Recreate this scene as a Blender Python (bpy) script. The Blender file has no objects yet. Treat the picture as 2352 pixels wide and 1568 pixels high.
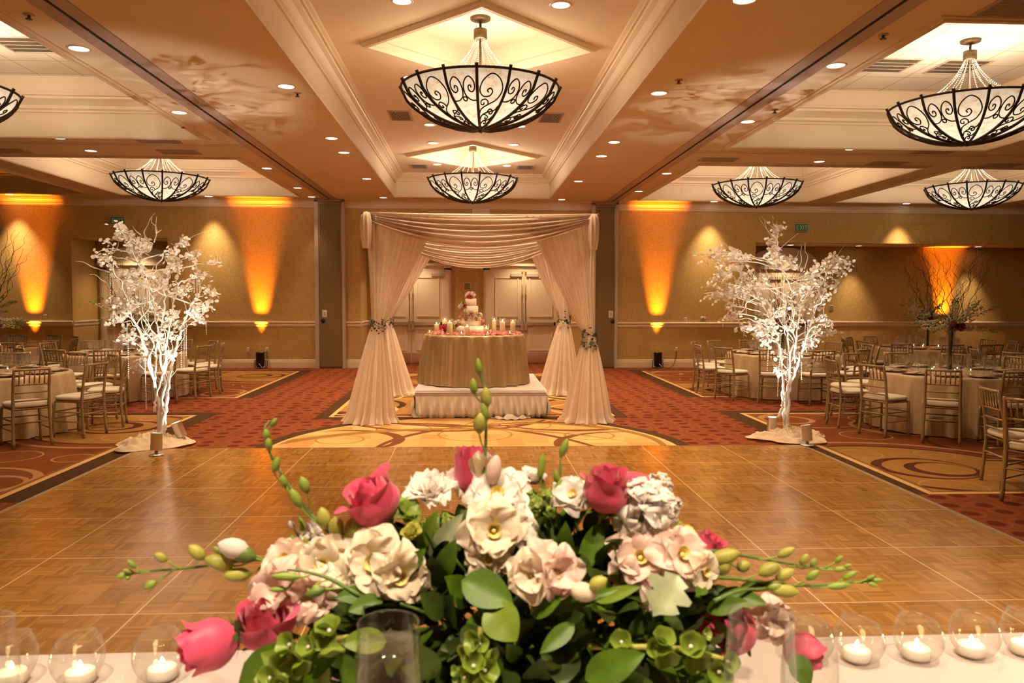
import bpy, math, random
import numpy as np
from mathutils import Vector, Matrix, Euler
R = math.radians
sin, cos, pi = math.sin, math.cos, math.pi
scene = bpy.context.scene
col = scene.collection
rnd = random.Random(7)

# ------------------------------------------------------------------ camera
FPX, YAW, PITCH, ROLL, CAMZ = 1803.0, .05209, .05465, .00388, 1.672
_f = Vector((sin(YAW)*cos(PITCH), cos(YAW)*cos(PITCH), -sin(PITCH)))
_r0 = Vector((cos(YAW), -sin(YAW), 0)); _u0 = _r0.cross(_f)
_r = _r0*cos(ROLL) + _u0*sin(ROLL); _u = _u0*cos(ROLL) - _r0*sin(ROLL)
CAM = Vector((0, 0, CAMZ))
def ray(x, y): return _f + _r*((x-1176)/FPX) - _u*((y-784)/FPX)
def onY(x, y, Y): d = ray(x, y); return CAM + d*(Y/d.y)
def onZ(x, y, Z): d = ray(x, y); return CAM + d*((Z-CAMZ)/d.z)
def px(p):
    d = Vector(p)-CAM; z = d.dot(_f); return 1176+FPX*d.dot(_r)/z, 784-FPX*d.dot(_u)/z
cam = bpy.data.cameras.new('camera'); co = bpy.data.objects.new('camera', cam); col.objects.link(co)
M = Matrix((( _r.x, _u.x, -_f.x, 0), (_r.y, _u.y, -_f.y, 0), (_r.z, _u.z, -_f.z, CAMZ), (0, 0, 0, 1)))
co.matrix_world = M
cam.sensor_width = 36; cam.sensor_fit = 'HORIZONTAL'; cam.lens = FPX*36/2352
cam.clip_start = .05; cam.clip_end = 100
cam.dof.use_dof = True; cam.dof.focus_distance = 10.5; cam.dof.aperture_fstop = 8
scene.camera = co
scene.view_settings.view_transform = 'Standard'; scene.view_settings.look = 'None'
scene.view_settings.gamma = 1; scene.view_settings.use_curve_mapping = False
scene.view_settings.exposure = 0
cy = scene.cycles
cy.max_bounces = 5; cy.diffuse_bounces = 3; cy.use_adaptive_sampling = True; cy.adaptive_threshold = .12; cy.adaptive_min_samples = 20; cy.glossy_bounces = 2; cy.transmission_bounces = 3; cy.transparent_max_bounces = 12
cy.caustics_reflective = False; cy.caustics_refractive = False; cy.sample_clamp_indirect = 4; cy.sample_clamp_direct = 0
try: cy.use_denoising = True
except Exception: pass
w = bpy.data.worlds.new('world'); scene.world = w; w.use_nodes = True
w.node_tree.nodes['Background'].inputs[0].default_value = (0, 0, 0, 1)

# ------------------------------------------------------------------ materials
def lin(r, g, b):
    f = lambda c: ((c/255+.055)/1.055)**2.4 if c > 10 else c/255/12.92
    return (f(r), f(g), f(b), 1)
MATS = {}
def mat(name, color, rough=.5, metal=0, spec=.5, emit=None, estr=0, sheen=0, trans=0, translucent=0, transparent=0, vary=0, vscale=30, bump=0, bscale=60, sub=0):
    m = bpy.data.materials.new(name); m.use_nodes = True; MATS[name] = m
    nt = m.node_tree; b = nt.nodes['Principled BSDF']; out = nt.nodes['Material Output']
    b.inputs['Base Color'].default_value = color; b.inputs['Roughness'].default_value = rough
    b.inputs['Metallic'].default_value = metal; b.inputs['Specular IOR Level'].default_value = spec
    if sheen: b.inputs['Sheen Weight'].default_value = sheen
    if sub:
        b.inputs['Subsurface Weight'].default_value = sub; b.inputs['Subsurface Radius'].default_value = (.02, .012, .006)
    if emit: b.inputs['Emission Color'].default_value = emit; b.inputs['Emission Strength'].default_value = estr
    tc = nt.nodes.new('ShaderNodeTexCoord')
    nz = nt.nodes.new('ShaderNodeTexNoise'); nz.inputs['Scale'].default_value = vscale; nz.inputs['Detail'].default_value = 3
    nt.links.new(tc.outputs['Object'], nz.inputs['Vector'])
    if vary:
        mx = nt.nodes.new('ShaderNodeMix'); mx.data_type = 'RGBA'; mx.blend_type = 'MULTIPLY'; mx.inputs[0].default_value = 1
        rp = nt.nodes.new('ShaderNodeMapRange'); rp.inputs[1].default_value = .3; rp.inputs[2].default_value = .7
        rp.inputs[3].default_value = 1-vary; rp.inputs[4].default_value = 1
        nt.links.new(nz.outputs[0], rp.inputs[0]); nt.links.new(rp.outputs[0], mx.inputs[7]); mx.inputs[6].default_value = color
        nt.links.new(mx.outputs[2], b.inputs['Base Color'])
    if bump:
        n2 = nt.nodes.new('ShaderNodeTexNoise'); n2.inputs['Scale'].default_value = bscale; nt.links.new(tc.outputs['Object'], n2.inputs['Vector'])
        bp = nt.nodes.new('ShaderNodeBump'); bp.inputs['Strength'].default_value = bump; bp.inputs['Distance'].default_value = .01
        nt.links.new(n2.outputs[0], bp.inputs['Height']); nt.links.new(bp.outputs[0], b.inputs['Normal'])
    sh = b.outputs[0]
    if translucent:
        t = nt.nodes.new('ShaderNodeBsdfTranslucent'); t.inputs[0].default_value = color
        x = nt.nodes.new('ShaderNodeMixShader'); x.inputs[0].default_value = translucent
        nt.links.new(sh, x.inputs[1]); nt.links.new(t.outputs[0], x.inputs[2]); sh = x.outputs[0]
    if transparent:
        t = nt.nodes.new('ShaderNodeBsdfTransparent')
        x = nt.nodes.new('ShaderNodeMixShader'); x.inputs[0].default_value = transparent
        nt.links.new(sh, x.inputs[1]); nt.links.new(t.outputs[0], x.inputs[2]); sh = x.outputs[0]
    nt.links.new(sh, out.inputs[0])
    return m
def glassmat(name, tint=(.97, .97, .95, 1), k=1.0, base=.05, dif=.15):
    m = bpy.data.materials.new(name); m.use_nodes = True; MATS[name] = m
    nt = m.node_tree; nt.nodes.remove(nt.nodes['Principled BSDF']); out = nt.nodes['Material Output']
    t = nt.nodes.new('ShaderNodeBsdfTransparent'); t.inputs[0].default_value = tint
    g = nt.nodes.new('ShaderNodeBsdfGlossy'); g.inputs['Roughness'].default_value = .07
    lw = nt.nodes.new('ShaderNodeLayerWeight'); lw.inputs[0].default_value = .35
    mr = nt.nodes.new('ShaderNodeMapRange'); mr.inputs[3].default_value = base; mr.inputs[4].default_value = .75*k
    pw = nt.nodes.new('ShaderNodeMath'); pw.operation = 'POWER'; pw.inputs[1].default_value = 1.7
    nt.links.new(lw.outputs['Facing'], pw.inputs[0]); nt.links.new(pw.outputs[0], mr.inputs[0])
    df = nt.nodes.new('ShaderNodeBsdfDiffuse'); df.inputs[0].default_value = (.9, .87, .8, 1)
    y = nt.nodes.new('ShaderNodeMixShader'); y.inputs[0].default_value = dif; nt.links.new(g.outputs[0], y.inputs[1]); nt.links.new(df.outputs[0], y.inputs[2])
    x = nt.nodes.new('ShaderNodeMixShader'); nt.links.new(mr.outputs[0], x.inputs[0])
    nt.links.new(t.outputs[0], x.inputs[1]); nt.links.new(y.outputs[0], x.inputs[2]); nt.links.new(x.outputs[0], out.inputs[0])
    return m

# expression helper for node maths
class X:
    nt = None
    def __init__(s, sock): s.s = sock
    @staticmethod
    def op(o, *a):
        n = X.nt.nodes.new('ShaderNodeMath'); n.operation = o
        for i, v in enumerate(a):
            if isinstance(v, X): X.nt.links.new(v.s, n.inputs[i])
            else: n.inputs[i].default_value = v
        return X(n.outputs[0])
    def __add__(s, o): return X.op('ADD', s, o)
    __radd__ = __add__
    def __sub__(s, o): return X.op('SUBTRACT', s, o)
    def __rsub__(s, o): return X.op('SUBTRACT', o, s)
    def __mul__(s, o): return X.op('MULTIPLY', s, o)
    __rmul__ = __mul__
    def __gt__(s, o): return X.op('GREATER_THAN', s, o)
    def __lt__(s, o): return X.op('LESS_THAN', s, o)
    def abs(s): return X.op('ABSOLUTE', s)
    def mod(s, k): return X.op('FLOORED_MODULO', s, k)
    def floor(s): return X.op('FLOOR', s)
def xmax(a, b): return X.op('MAXIMUM', a, b)
def xmin(a, b): return X.op('MINIMUM', a, b)
def between(v, a, b): return (v > a)*(v < b)
def dist(x, y, cx, cy_): 
    dx, dy = x-cx, y-cy_
    return X.op('SQRT', dx*dx+dy*dy)
def mixc(fac, a, b):
    n = X.nt.nodes.new('ShaderNodeMix'); n.data_type = 'RGBA'
    if isinstance(fac, X): X.nt.links.new(fac.s, n.inputs[0])
    else: n.inputs[0].default_value = fac
    for i, v in ((6, a), (7, b)):
        if isinstance(v, X): X.nt.links.new(v.s, n.inputs[i])
        else: n.inputs[i].default_value = v
    return X(n.outputs[2])
def posxyz():
    g = X.nt.nodes.new('ShaderNodeNewGeometry'); s = X.nt.nodes.new('ShaderNodeSeparateXYZ')
    X.nt.links.new(g.outputs['Position'], s.inputs[0]); return [X(o) for o in s.outputs]
def combine(x, y, z=0):
    n = X.nt.nodes.new('ShaderNodeCombineXYZ')
    for i, v in enumerate((x, y, z)):
        if isinstance(v, X): X.nt.links.new(v.s, n.inputs[i])
        else: n.inputs[i].default_value = v
    return X(n.outputs[0])
def noise(vec, scale, detail=2):
    n = X.nt.nodes.new('ShaderNodeTexNoise'); n.inputs['Scale'].default_value = scale; n.inputs['Detail'].default_value = detail
    X.nt.links.new(vec.s, n.inputs['Vector']); return X(n.outputs[0])
def white(vec):
    n = X.nt.nodes.new('ShaderNodeTexWhiteNoise'); n.noise_dimensions = '3D'
    X.nt.links.new(vec.s, n.inputs['Vector']); return X(n.outputs['Value'])
def newmat(name, rough=.5, spec=.5):
    m = bpy.data.materials.new(name); m.use_nodes = True; MATS[name] = m; X.nt = m.node_tree
    b = X.nt.nodes['Principled BSDF']; b.inputs['Roughness'].default_value = rough; b.inputs['Specular IOR Level'].default_value = spec
    return m, b
def link(x, sock): X.nt.links.new(x.s, sock)

# ------------------------------------------------------------------ mesh builder
class MB:
    def __init__(s): s.v = []; s.f = []; s.sm = []; s.mi = []; s.m = Matrix(); s.cur = 0
    def add(s, vs, fs, smooth=True):
        o = len(s.v); m = s.m
        s.v += [tuple(m @ Vector(p)) for p in vs]
        s.f += [tuple(i+o for i in f) for f in fs]
        s.sm += [smooth]*len(fs); s.mi += [s.cur]*len(fs); return s
    def box(s, x0, x1, y0, y1, z0, z1):
        v = [(x, y, z) for z in (z0, z1) for y in (y0, y1) for x in (x0, x1)]
        return s.add(v, [(0, 2, 3, 1), (4, 5, 7, 6), (0, 1, 5, 4), (2, 6, 7, 3), (0, 4, 6, 2), (1, 3, 7, 5)], False)
    def bbox(s, x0, x1, y0, y1, z0, z1, b=.01):
        # box with chamfered vertical edges and top
        loop = [(x0+b, y0), (x1-b, y0), (x1, y0+b), (x1, y1-b), (x1-b, y1), (x0+b, y1), (x0, y1-b), (x0, y0+b)]
        cx, cyy = (x0+x1)/2, (y0+y1)/2
        rings = []
        for z, k in ((z0, b), (z0+b, 0), (z1-b, 0), (z1, b)):
            rings.append([(x-(b if x > cx else -b)*(1 if k else 0)*.7, y-(b if y > cyy else -b)*(1 if k else 0)*.7, z) for x, y in loop])
        v = [p for r in rings for p in r]; f = []
        for i in range(3):
            for j in range(8):
                k = (j+1) % 8; f.append((i*8+j, i*8+k, (i+1)*8+k, (i+1)*8+j))
        f.append(tuple(range(7, -1, -1))); f.append(tuple(range(24, 32)))
        return s.add(v, f, True)
    def tube(s, pts, rad, n=6, caps=True):
        pts = [Vector(p) for p in pts]; k = len(pts)
        if not hasattr(rad, '__len__'): rad = [rad]*k
        t0 = (pts[1]-pts[0]).normalized()
        a = Vector((0, 0, 1)) if abs(t0.z) < .9 else Vector((1, 0, 0))
        nrm = t0.cross(a).normalized(); v = []; f = []
        for i in range(k):
            t = (pts[min(i+1, k-1)]-pts[max(i-1, 0)])
            t = t.normalized() if t.length > 1e-9 else t0
            nrm = (nrm - t*nrm.dot(t))
            nrm = nrm.normalized() if nrm.length > 1e-6 else t.orthogonal().normalized()
            bn = t.cross(nrm)
            for j in range(n):
                q = pts[i] + (nrm*cos(2*pi*j/n)+bn*sin(2*pi*j/n))*rad[i]; v.append(q)
        for i in range(k-1):
            for j in range(n):
                jj = (j+1) % n; f.append((i*n+j, i*n+jj, (i+1)*n+jj, (i+1)*n+j))
        if caps: f.append(tuple(range(n-1, -1, -1))); f.append(tuple(range((k-1)*n, k*n)))
        return s.add(v, f, True)
    def lathe(s, prof, n=24, c=(0, 0, 0), smooth=True, mod=None):
        v = []; f = []; k = len(prof)
        for i, (r, z) in enumerate(prof):
            for j in range(n):
                a = 2*pi*j/n; rr, zz = (r, z) if mod is None else mod(r, z, a, i)
                v.append((c[0]+rr*cos(a), c[1]+rr*sin(a), c[2]+zz))
        for i in range(k-1):
            for j in range(n):
                jj = (j+1) % n; f.append((i*n+j, i*n+jj, (i+1)*n+jj, (i+1)*n+j))
        return s.add(v, f, smooth)
    def grid(s, fn, nu, nv, closeu=False):
        v = [fn(i/nu, j/nv) for j in range(nv+1) for i in range(nu+(0 if closeu else 1))]
        W_ = nu if closeu else nu+1; f = []
        for j in range(nv):
            for i in range(nu):
                a, b = i, (i+1) % W_
                f.append((j*W_+a, j*W_+b, (j+1)*W_+b, (j+1)*W_+a))
        return s.add(v, f, True)
    def ball(s, c, r, n=8, m=5, sc=(1, 1, 1)):
        return s.lathe([(max(1e-4, r*sin(pi*i/m))*1.0, -r*cos(pi*i/m)) for i in range(m+1)], n, c) if sc == (1, 1, 1) else \
            s.add([(c[0]+r*sc[0]*sin(pi*i/m)*cos(2*pi*j/n), c[1]+r*sc[1]*sin(pi*i/m)*sin(2*pi*j/n), c[2]-r*sc[2]*cos(pi*i/m)) for i in range(m+1) for j in range(n)],
                  [(i*n+j, i*n+(j+1) % n, (i+1)*n+(j+1) % n, (i+1)*n+j) for i in range(m) for j in range(n)], True)
    def octa(s, c, r):
        x, y, z = c
        return s.add([(x+r, y, z), (x-r, y, z), (x, y+r, z), (x, y-r, z), (x, y, z+r), (x, y, z-r)],
                     [(0, 2, 4), (2, 1, 4), (1, 3, 4), (3, 0, 4), (2, 0, 5), (1, 2, 5), (3, 1, 5), (0, 3, 5)], True)
    def mesh(s, name, *mats):
        me = bpy.data.meshes.new(name); me.from_pydata(s.v, [], s.f)
        me.polygons.foreach_set('use_smooth', s.sm); me.polygons.foreach_set('material_index', s.mi)
        for m in mats: me.materials.append(MATS[m] if isinstance(m, str) else m)
        me.update(); return me
    def build(s, name, mats, parent=None, loc=None):
        if not isinstance(mats, (list, tuple)): mats = [mats]
        return put(name, s.mesh(name, *mats), parent, loc)
def put(name, me, parent=None, loc=None):
    o = bpy.data.objects.new(name, me); col.objects.link(o)
    if parent is not None: o.parent = parent
    if loc is not None: o.location = loc
    return o
def tag(o, label=None, cat=None, group=None, kind=None):
    if label: o['label'] = label
    if cat: o['category'] = cat
    if group: o['group'] = group
    if kind: o['kind'] = kind
    return o
def thing(name, label, cat, loc=(0, 0, 0), rz=0, group=None):
    o = bpy.data.objects.new(name, None); o.empty_display_size = .1; col.objects.link(o)
    o.location = loc; o.rotation_euler = (0, 0, rz)
    return tag(o, label, cat, group)
def struct(o): o['kind'] = 'structure'; return o
KIDS = {}
def dup(root, loc, rz=0, label=None, group=None):
    def cp(o, parent):
        c = o.copy(); col.objects.link(c); c.parent = parent
        for ch in [q for q in o.children]: cp(ch, c)
        return c
    r = root.copy(); col.objects.link(r); r.location = loc; r.rotation_euler = (0, 0, rz)
    if label: r['label'] = label
    if group: r['group'] = group
    for ch in list(root.children): cp(ch, r)
    return r
def lamp(kind, name, loc, power, color, parent=None, **kw):
    l = bpy.data.lights.new(name, kind); l.energy = power; l.color = color[:3]
    for k, v in kw.items(): setattr(l, k, v)
    o = bpy.data.objects.new(name, l); col.objects.link(o); o.location = loc
    if parent is not None: o.parent = parent
    return o
def bez(p0, p1, p2, n=8):
    p0, p1, p2 = Vector(p0), Vector(p1), Vector(p2)
    return [p0*(1-t)**2+p1*2*t*(1-t)+p2*t*t for t in [i/n for i in range(n+1)]]
def smoothpts(pts, n=4):
    # Catmull-Rom through points
    P = [Vector(p) for p in pts]; P = [P[0]*2-P[1]]+P+[P[-1]*2-P[-2]]; out = []
    for i in range(1, len(P)-2):
        for k in range(n):
            t = k/n; a, b, c, d = P[i-1], P[i], P[i+1], P[i+2]
            out.append(.5*((2*b)+(c-a)*t+(2*a-5*b+4*c-d)*t*t+(3*b-a-3*c+d)*t**3))
    out.append(P[-2]); return out
def frame(axis, up=(0, 0, 1)):
    z = Vector(axis).normalized(); x = Vector(up).cross(z)
    if x.length < 1e-3: x = Vector((1, 0, 0)).cross(z)
    x.normalize(); y = z.cross(x)
    return Matrix(((x.x, y.x, z.x), (x.y, y.y, z.y), (x.z, y.z, z.z))).to_4x4()
# ------------------------------------------------------------------ base materials
mat('ceiling_paint', (.88, .74, .55, 1), .85, spec=.2, vary=.04, vscale=2)
mat('trim_paint', (.84, .70, .50, 1), .45)
mat('door_paint', (.80, .67, .49, 1), .4)
mat('bronze', (.055, .036, .02, 1), .45, .6, vary=.4, vscale=40)
mat('brass', (.55, .36, .12, 1), .35, .9)
mat('aged_bronze', (.22, .15, .075, 1), .5, .6, vary=.5, vscale=60)
mat('steel', (.72, .68, .64, 1), .22, 1)
mat('track_metal', (.50, .40, .36, 1), .5, .2)
mat('dark_slot', (.015, .008, .006, 1), .8)
mat('vent_metal', (.52, .42, .33, 1), .5)
mat('vent_dark', (.05, .035, .025, 1), .7)
mat('pearl', (.95, .88, .74, 1), .12, .0, 1)
mat('crystal_bead', (.95, .93, .9, 1), .08, .2, 1)
mat('gold_paint', (.44, .325, .175, 1), .38, .35, vary=.15)
mat('cushion_fabric', (.86, .78, .62, 1), .8, sheen=.2)
mat('champagne_satin', (.72, .55, .34, 1), .34, .1, spec=.6, sheen=.2)
mat('cake_satin', (.60, .42, .22, 1), .23, .5, spec=.7)
mat('white_cloth', (.56, .475, .435, 1), .8, sheen=.2, bump=.05, bscale=400)
mat('white_satin', (.86, .78, .70, 1), .35, sheen=.2)
mat('chiffon', (.95, .79, .65, 1), .75, spec=.2, translucent=.35, transparent=.12)
mat('base_fabric', (.90, .70, .50, 1), .7, translucent=.2)
mat('charger', (.16, .025, .02, 1), .3)
mat('napkin', (.80, .68, .48, 1), .7)
mat('white_branch', (.88, .83, .76, 1), .55, bump=.3, bscale=80)
mat('white_leaf', (.92, .87, .80, 1), .5, translucent=.3)
mat('black_can', (.012, .012, .014, 1), .35)
mat('can_metal', (.75, .72, .68, 1), .3, .6)
mat('ivory_wax', (.92, .74, .46, 1), .5, sub=.3, emit=(1, .55, .2, 1), estr=.22)
mat('white_wax', (.92, .86, .76, 1), .45, sub=.2)
mat('frosting', (.95, .86, .74, 1), .55, sub=.15)
mat('flame', (1, .8, .4, 1), .5, emit=(1, .72, .32, 1), estr=16)
mat('rose_pink', (.83, .085, .18, 1), .5, sheen=.4, translucent=.15, vary=.25, vscale=25)
mat('petal_pink', (.95, .40, .36, 1), .55, translucent=.2, vary=.3, vscale=8)
mat('petal_white', (.95, .87, .78, 1), .55, translucent=.25, vary=.08, vscale=20)
mat('petal_blush', (.95, .71, .58, 1), .55, translucent=.25, vary=.15, vscale=18)
mat('petal_cream', (.95, .81, .60, 1), .55, translucent=.25, vary=.15, vscale=18)
mat('flower_eye', (.85, .68, .22, 1), .5)
mat('orchid_bud', (.52, .50, .09, 1), .45, translucent=.15, vary=.3, vscale=40)
mat('green_bud', (.28, .38, .05, 1), .45, translucent=.1)
mat('stem_green', (.12, .19, .035, 1), .45)
mat('bell_green', (.28, .39, .045, 1), .4, translucent=.25, vary=.3, vscale=40)
mat('leaf_green', (.085, .165, .008, 1), .45, spec=.3, vary=.4, vscale=25)
mat('leaf_lime', (.16, .24, .02, 1), .45, spec=.3, vary=.3, vscale=25)
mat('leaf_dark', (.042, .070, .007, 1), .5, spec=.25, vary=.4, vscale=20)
mat('leaf_pale', (.36, .40, .22, 1), .4, vary=.3, vscale=40)
mat('burgundy', (.17, .006, .02, 1), .6)
mat('hydrangea', (.66, .62, .25, 1), .6, vary=.3, vscale=60)
mat('willow', (.075, .032, .014, 1), .6)
mat('white_floret', (.84, .76, .58, 1), .6, translucent=.2, vary=.2, vscale=30)
mat('ivy', (.045, .06, .03, 1), .45, vary=.4)
mat('plastic_white', (.80, .74, .64, 1), .4)
mat('red_plastic', (.3, .02, .01, 1), .4)
mat('sign_green', (.04, .20, .06, 1), .4, emit=(.05, .30, .08, 1), estr=.02)
mat('sign_letter', (.42, .58, .36, 1), .4, emit=(.65, .9, .55, 1), estr=.03)
mat('plaque', (.28, .24, .13, 1), .4)
mat('lens_glow', (1, .95, .85, 1), .5, emit=(1, .90, .72, 1), estr=6)
mat('spot_lens', (1, 1, 1, 1), .5, emit=(1, .95, .85, 1), estr=25)
mat('troffer_lens', (.10, .085, .055, 1), .5)
mat('wood_leg', (.2, .12, .06, 1), .5)
glassmat('clear_glass', k=1.1, base=.05, dif=.08); glassmat('table_glass', k=1.2, base=.13, dif=.40); glassmat('votive_glass', (.95, .94, .91, 1), k=1.1, base=.06)
glassmat('wine', (.985, .95, .84, 1), .5)
mat('vase_green', (.05, .09, .02, 1), .4)

# partition fabric and wallpaper
m, b = newmat('partition_fabric', .9, .1)
p = posxyz(); n_ = noise(combine(p[0]*3, p[1]*3, p[2]*60), 6, 2)
link(mixc(n_, (.20, .135, .065, 1), (.27, .19, .10, 1)), b.inputs['Base Color'])
m, b = newmat('wallpaper', .5, .35)
p = posxyz(); v = combine(p[0], p[1], p[2])
a1 = noise(v, 42, 2); a2 = noise(v, 75, 1); a3 = noise(v, 1.5, 1)
worm = X.op('SMOOTH_MAX', ((a1-.5).abs()*9), ((a2-.5).abs()*7), .2)
worm = X.op('MINIMUM', worm, 1.0)
link(mixc(worm, (.34, .195, .050, 1), (.65, .45, .17, 1)), b.inputs['Base Color'])

# patterned carpet (wall to wall)
m, b = newmat('patterned_carpet', .95, .1)
x, y, z = posxyz()
vo = X.nt.nodes.new('ShaderNodeTexVoronoi'); vo.voronoi_dimensions = '2D'; vo.inputs['Scale'].default_value = 3.6; vo.inputs['Randomness'].default_value = .35
link(combine(x, y), vo.inputs['Vector']); d = X(vo.outputs['Distance'])
fz = noise(combine(x, y, 0), 9, 3)
rust = mixc(fz, (.165, .038, .014, 1), (.25, .068, .024, 1))
rust = mixc(between(d, .34, .42), rust, (.25, .075, .026, 1))
rust = mixc((d+fz*.12) < .30, rust, (.115, .02, .010, 1))
GOLD, DK, PALE, RUST2, OL = (.42, .21, .065, 1), (.075, .034, .014, 1), (.66, .40, .16, 1), (.24, .07, .022, 1), (.24, .115, .035, 1)
def ring(cx, cy_, r, wd): return (dist(x, y, cx, cy_)-r).abs() < wd
def crescent(c1, r1, c2, r2): return (dist(x, y, *c1) < r1)*(dist(x, y, *c2) > r2)
def union(lst):
    o = lst[0]
    for q in lst[1:]: o = xmax(o, q)
    return o
# side rugs, mirrored about the room axis, repeated every 6.85 m
xs = (x-.03).abs(); yy = (y-6.5).mod(6.72)
inrug = (xs > 3.66)*X.op('LESS_THAN', X.op('ABSOLUTE', yy-2.4), 2.66)
inner = (xs > 3.92)*X.op('LESS_THAN', X.op('ABSOLUTE', yy-2.4), 2.4)
inner2 = (xs > 3.985)*X.op('LESS_THAN', X.op('ABSOLUTE', yy-2.4), 2.335)
inner3 = (xs > 4.03)*X.op('LESS_THAN', X.op('ABSOLUTE', yy-2.4), 2.29)
X0, Y0 = x, y
lf_ = x < .03
x, y = xs, lf_*(4.8-yy)+(1-lf_)*yy
gold = mixc(fz, (.30, .135, .034, 1), (.42, .22, .066, 1))
redf = mixc(fz, (.17, .045, .014, 1), (.24, .075, .024, 1))
field = mixc(union([crescent((4.28, .87), 1.33, (99, 99), .1), crescent((6.9, 3.6), 1.5, (99, 99), .1), crescent((7.3, .4), .9, (99, 99), .1)]), redf, gold)
fine = union([ring(4.2, 1.75, .22, .010), ring(5.0, 1.7, .20, .010), ring(5.2, .8, .26, .010), ring(4.3, .25, .28, .010), ring(4.85, 2.9, .3, .010), ring(5.9, 3.4, .4, .012), ring(4.15, 3.0, .2, .010), ring(6.6, .9, .5, .012), ring(7.2, 3.4, .6, .012), ring(5.6, 4.2, .3, .01)])
field = mixc(fine, field, (.44, .26, .085, 1))
dk = union([crescent((4.5, 1.03), .50, (4.54, 1.015), .44), crescent((4.63, .97), .34, (4.675, .99), .27), crescent((4.28, .87), 1.36, (4.27, .865), 1.31), crescent((4.6, .95), .92, (4.63, 1.0), .90), crescent((7.0, 3.5), .6, (7.04, 3.5), .53), crescent((6.9, 3.6), 1.53, (6.9, 3.61), 1.48), crescent((6.2, 2.2), .9, (6.25, 2.24), .86)])
field = mixc(dk, field, (.10, .026, .016, 1))
pale = union([crescent((4.62, 4.1), .66, (4.66, 4.1), .61), crescent((4.38, 4.15), .36, (4.36, 4.16), .30), crescent((4.28, .87), 1.60, (4.28, .86), 1.53), crescent((5.7, 3.5), .7, (5.73, 3.52), .66)])
field = mixc(pale, field, (.42, .22, .09, 1))
x, y = X0, Y0
carpet = mixc(inrug, rust, DK)
carpet = mixc(inner, carpet, PALE); carpet = mixc(inner2, carpet, OL); carpet = mixc(inner3, carpet, field)
# central rug under the canopy
cr = (xs < 2.2)*between(y, 10.9, 17.6); cr1 = (xs < 2.03)*between(y, 11.07, 17.43); cr2 = (xs < 1.97)*between(y, 11.13, 17.37)
x = xs
cf = mixc(union([between((y+fz*.1).mod(1.3), .0, .55), crescent((1.2, 12.2), .9, (9, 9), .1)]), rust, gold)
cf = mixc(union([ring(.2, 12.0, 1.6, .05), ring(1.9, 12.3, .8, .05), ring(1.2, 14.6, 1.3, .05), ring(.2, 16.2, 1.2, .05)]), cf, DK)
cf = mixc(union([ring(.1, 12.1, 1.75, .025), ring(1.7, 11.8, .55, .03), ring(1.3, 14.4, 1.0, .025), ring(1.9, 13.4, .7, .03)]), cf, PALE)
carpet = mixc(cr, carpet, DK); carpet = mixc(cr1, carpet, PALE); carpet = mixc(cr2, carpet, cf)
# round medallion at the head of the dance floor
x, y = X0-.05, Y0-8.7
dd = dist(x, y, 0, 0)
blk = white(combine((x*3.3+fz*.3).floor(), (y*3.3).floor(), 3))
med = mixc(blk, (.50, .26, .085, 1), (.68, .40, .16, 1))
med = mixc(union([ring(-.9, 1.3, .35, .015), ring(.6, 1.6, .4, .015), ring(1.4, .8, .3, .015), ring(-1.6, .6, .28, .015), ring(0, .9, .45, .015)]), med, (.36, .18, .05, 1))
cres = union([crescent((-1.55, .55), .72, (-1.66, .50), .70), crescent((-.4, 2.6), 1.5, (-.42, 2.74), 1.53), crescent((.9, -.2), 2.05, (.95, -.32), 2.06),
              crescent((-1.2, -.9), 2.75, (-1.24, -1.03), 2.77), crescent((1.3, 2.3), 1.2, (1.25, 2.44), 1.22), crescent((1.75, .2), .85, (1.86, .16), .85), crescent((-.1, 3.2), 1.75, (-.05, 3.34), 1.78)])
med = mixc(cres, med, (.17, .06, .022, 1))
olv = union([crescent((-.3, -1.2), 2.6, (-.2, -1.34), 2.6), crescent((.7, .3), 1.5, (.62, .2), 1.5), crescent((-1.0, 2.3), 1.1, (-1.1, 2.2), 1.1)])
med = mixc(olv, med, (.30, .15, .04, 1))
carpet = mixc(dd < 2.47, carpet, DK); carpet = mixc(dd < 2.31, carpet, PALE); carpet = mixc(dd < 2.26, carpet, med)
link(carpet, b.inputs['Base Color'])
bn = X.nt.nodes.new('ShaderNodeBump'); bn.inputs['Strength'].default_value = .25; bn.inputs['Distance'].default_value = .01
link(noise(combine(X0, Y0, 0), 220, 2), bn.inputs['Height']); X.nt.links.new(bn.outputs[0], b.inputs['Normal'])

# parquet dance floor
FX, FY, PS = .0835, 8.677, .9144
m, b = newmat('parquet', .16, .36)
x, y, z = posxyz(); x, y = x-FX+20*PS, y-FY+20*PS
bl = PS/6
ix, iy = (x*(1/bl)).floor(), (y*(1/bl)).floor()
ori = (ix+iy).mod(2)
lx, ly = x.mod(bl), y.mod(bl)
sl = (lx*ori+ly*(1-ori))*(6/bl)
rv = white(combine(ix+sl.floor()*.173, iy, sl.floor()))
rb = white(combine(ix, iy, 9.5))
gx = (x*ori*40+y*(1-ori)*40); gy = (y*ori+x*(1-ori))*3
gr = noise(combine(gx, gy, rv*9), 1.6, 3)
cw = mixc(rv*.65+rb*.35, (.23, .100, .016, 1), (.48, .24, .055, 1))
cw = mixc(gr*.45, cw, (.20, .075, .018, 1))
jl = ((sl.mod(1)-.5).abs() > .47)
edge = xmax(((lx*(1/bl)-.5).abs() > .492), ((ly*(1/bl)-.5).abs() > .492))
cw = mixc(xmax(jl*.35, edge*.6), cw, (.12, .04, .01, 1))
seam = xmax((x.mod(PS)-PS/2).abs() > PS/2-.0045, (y.mod(PS)-PS/2).abs() > PS/2-.0045)
cw = mixc(seam, cw, (.62, .42, .24, 1))
link(cw, b.inputs['Base Color'])
link(.13+gr*.10, b.inputs['Roughness'])
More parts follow.
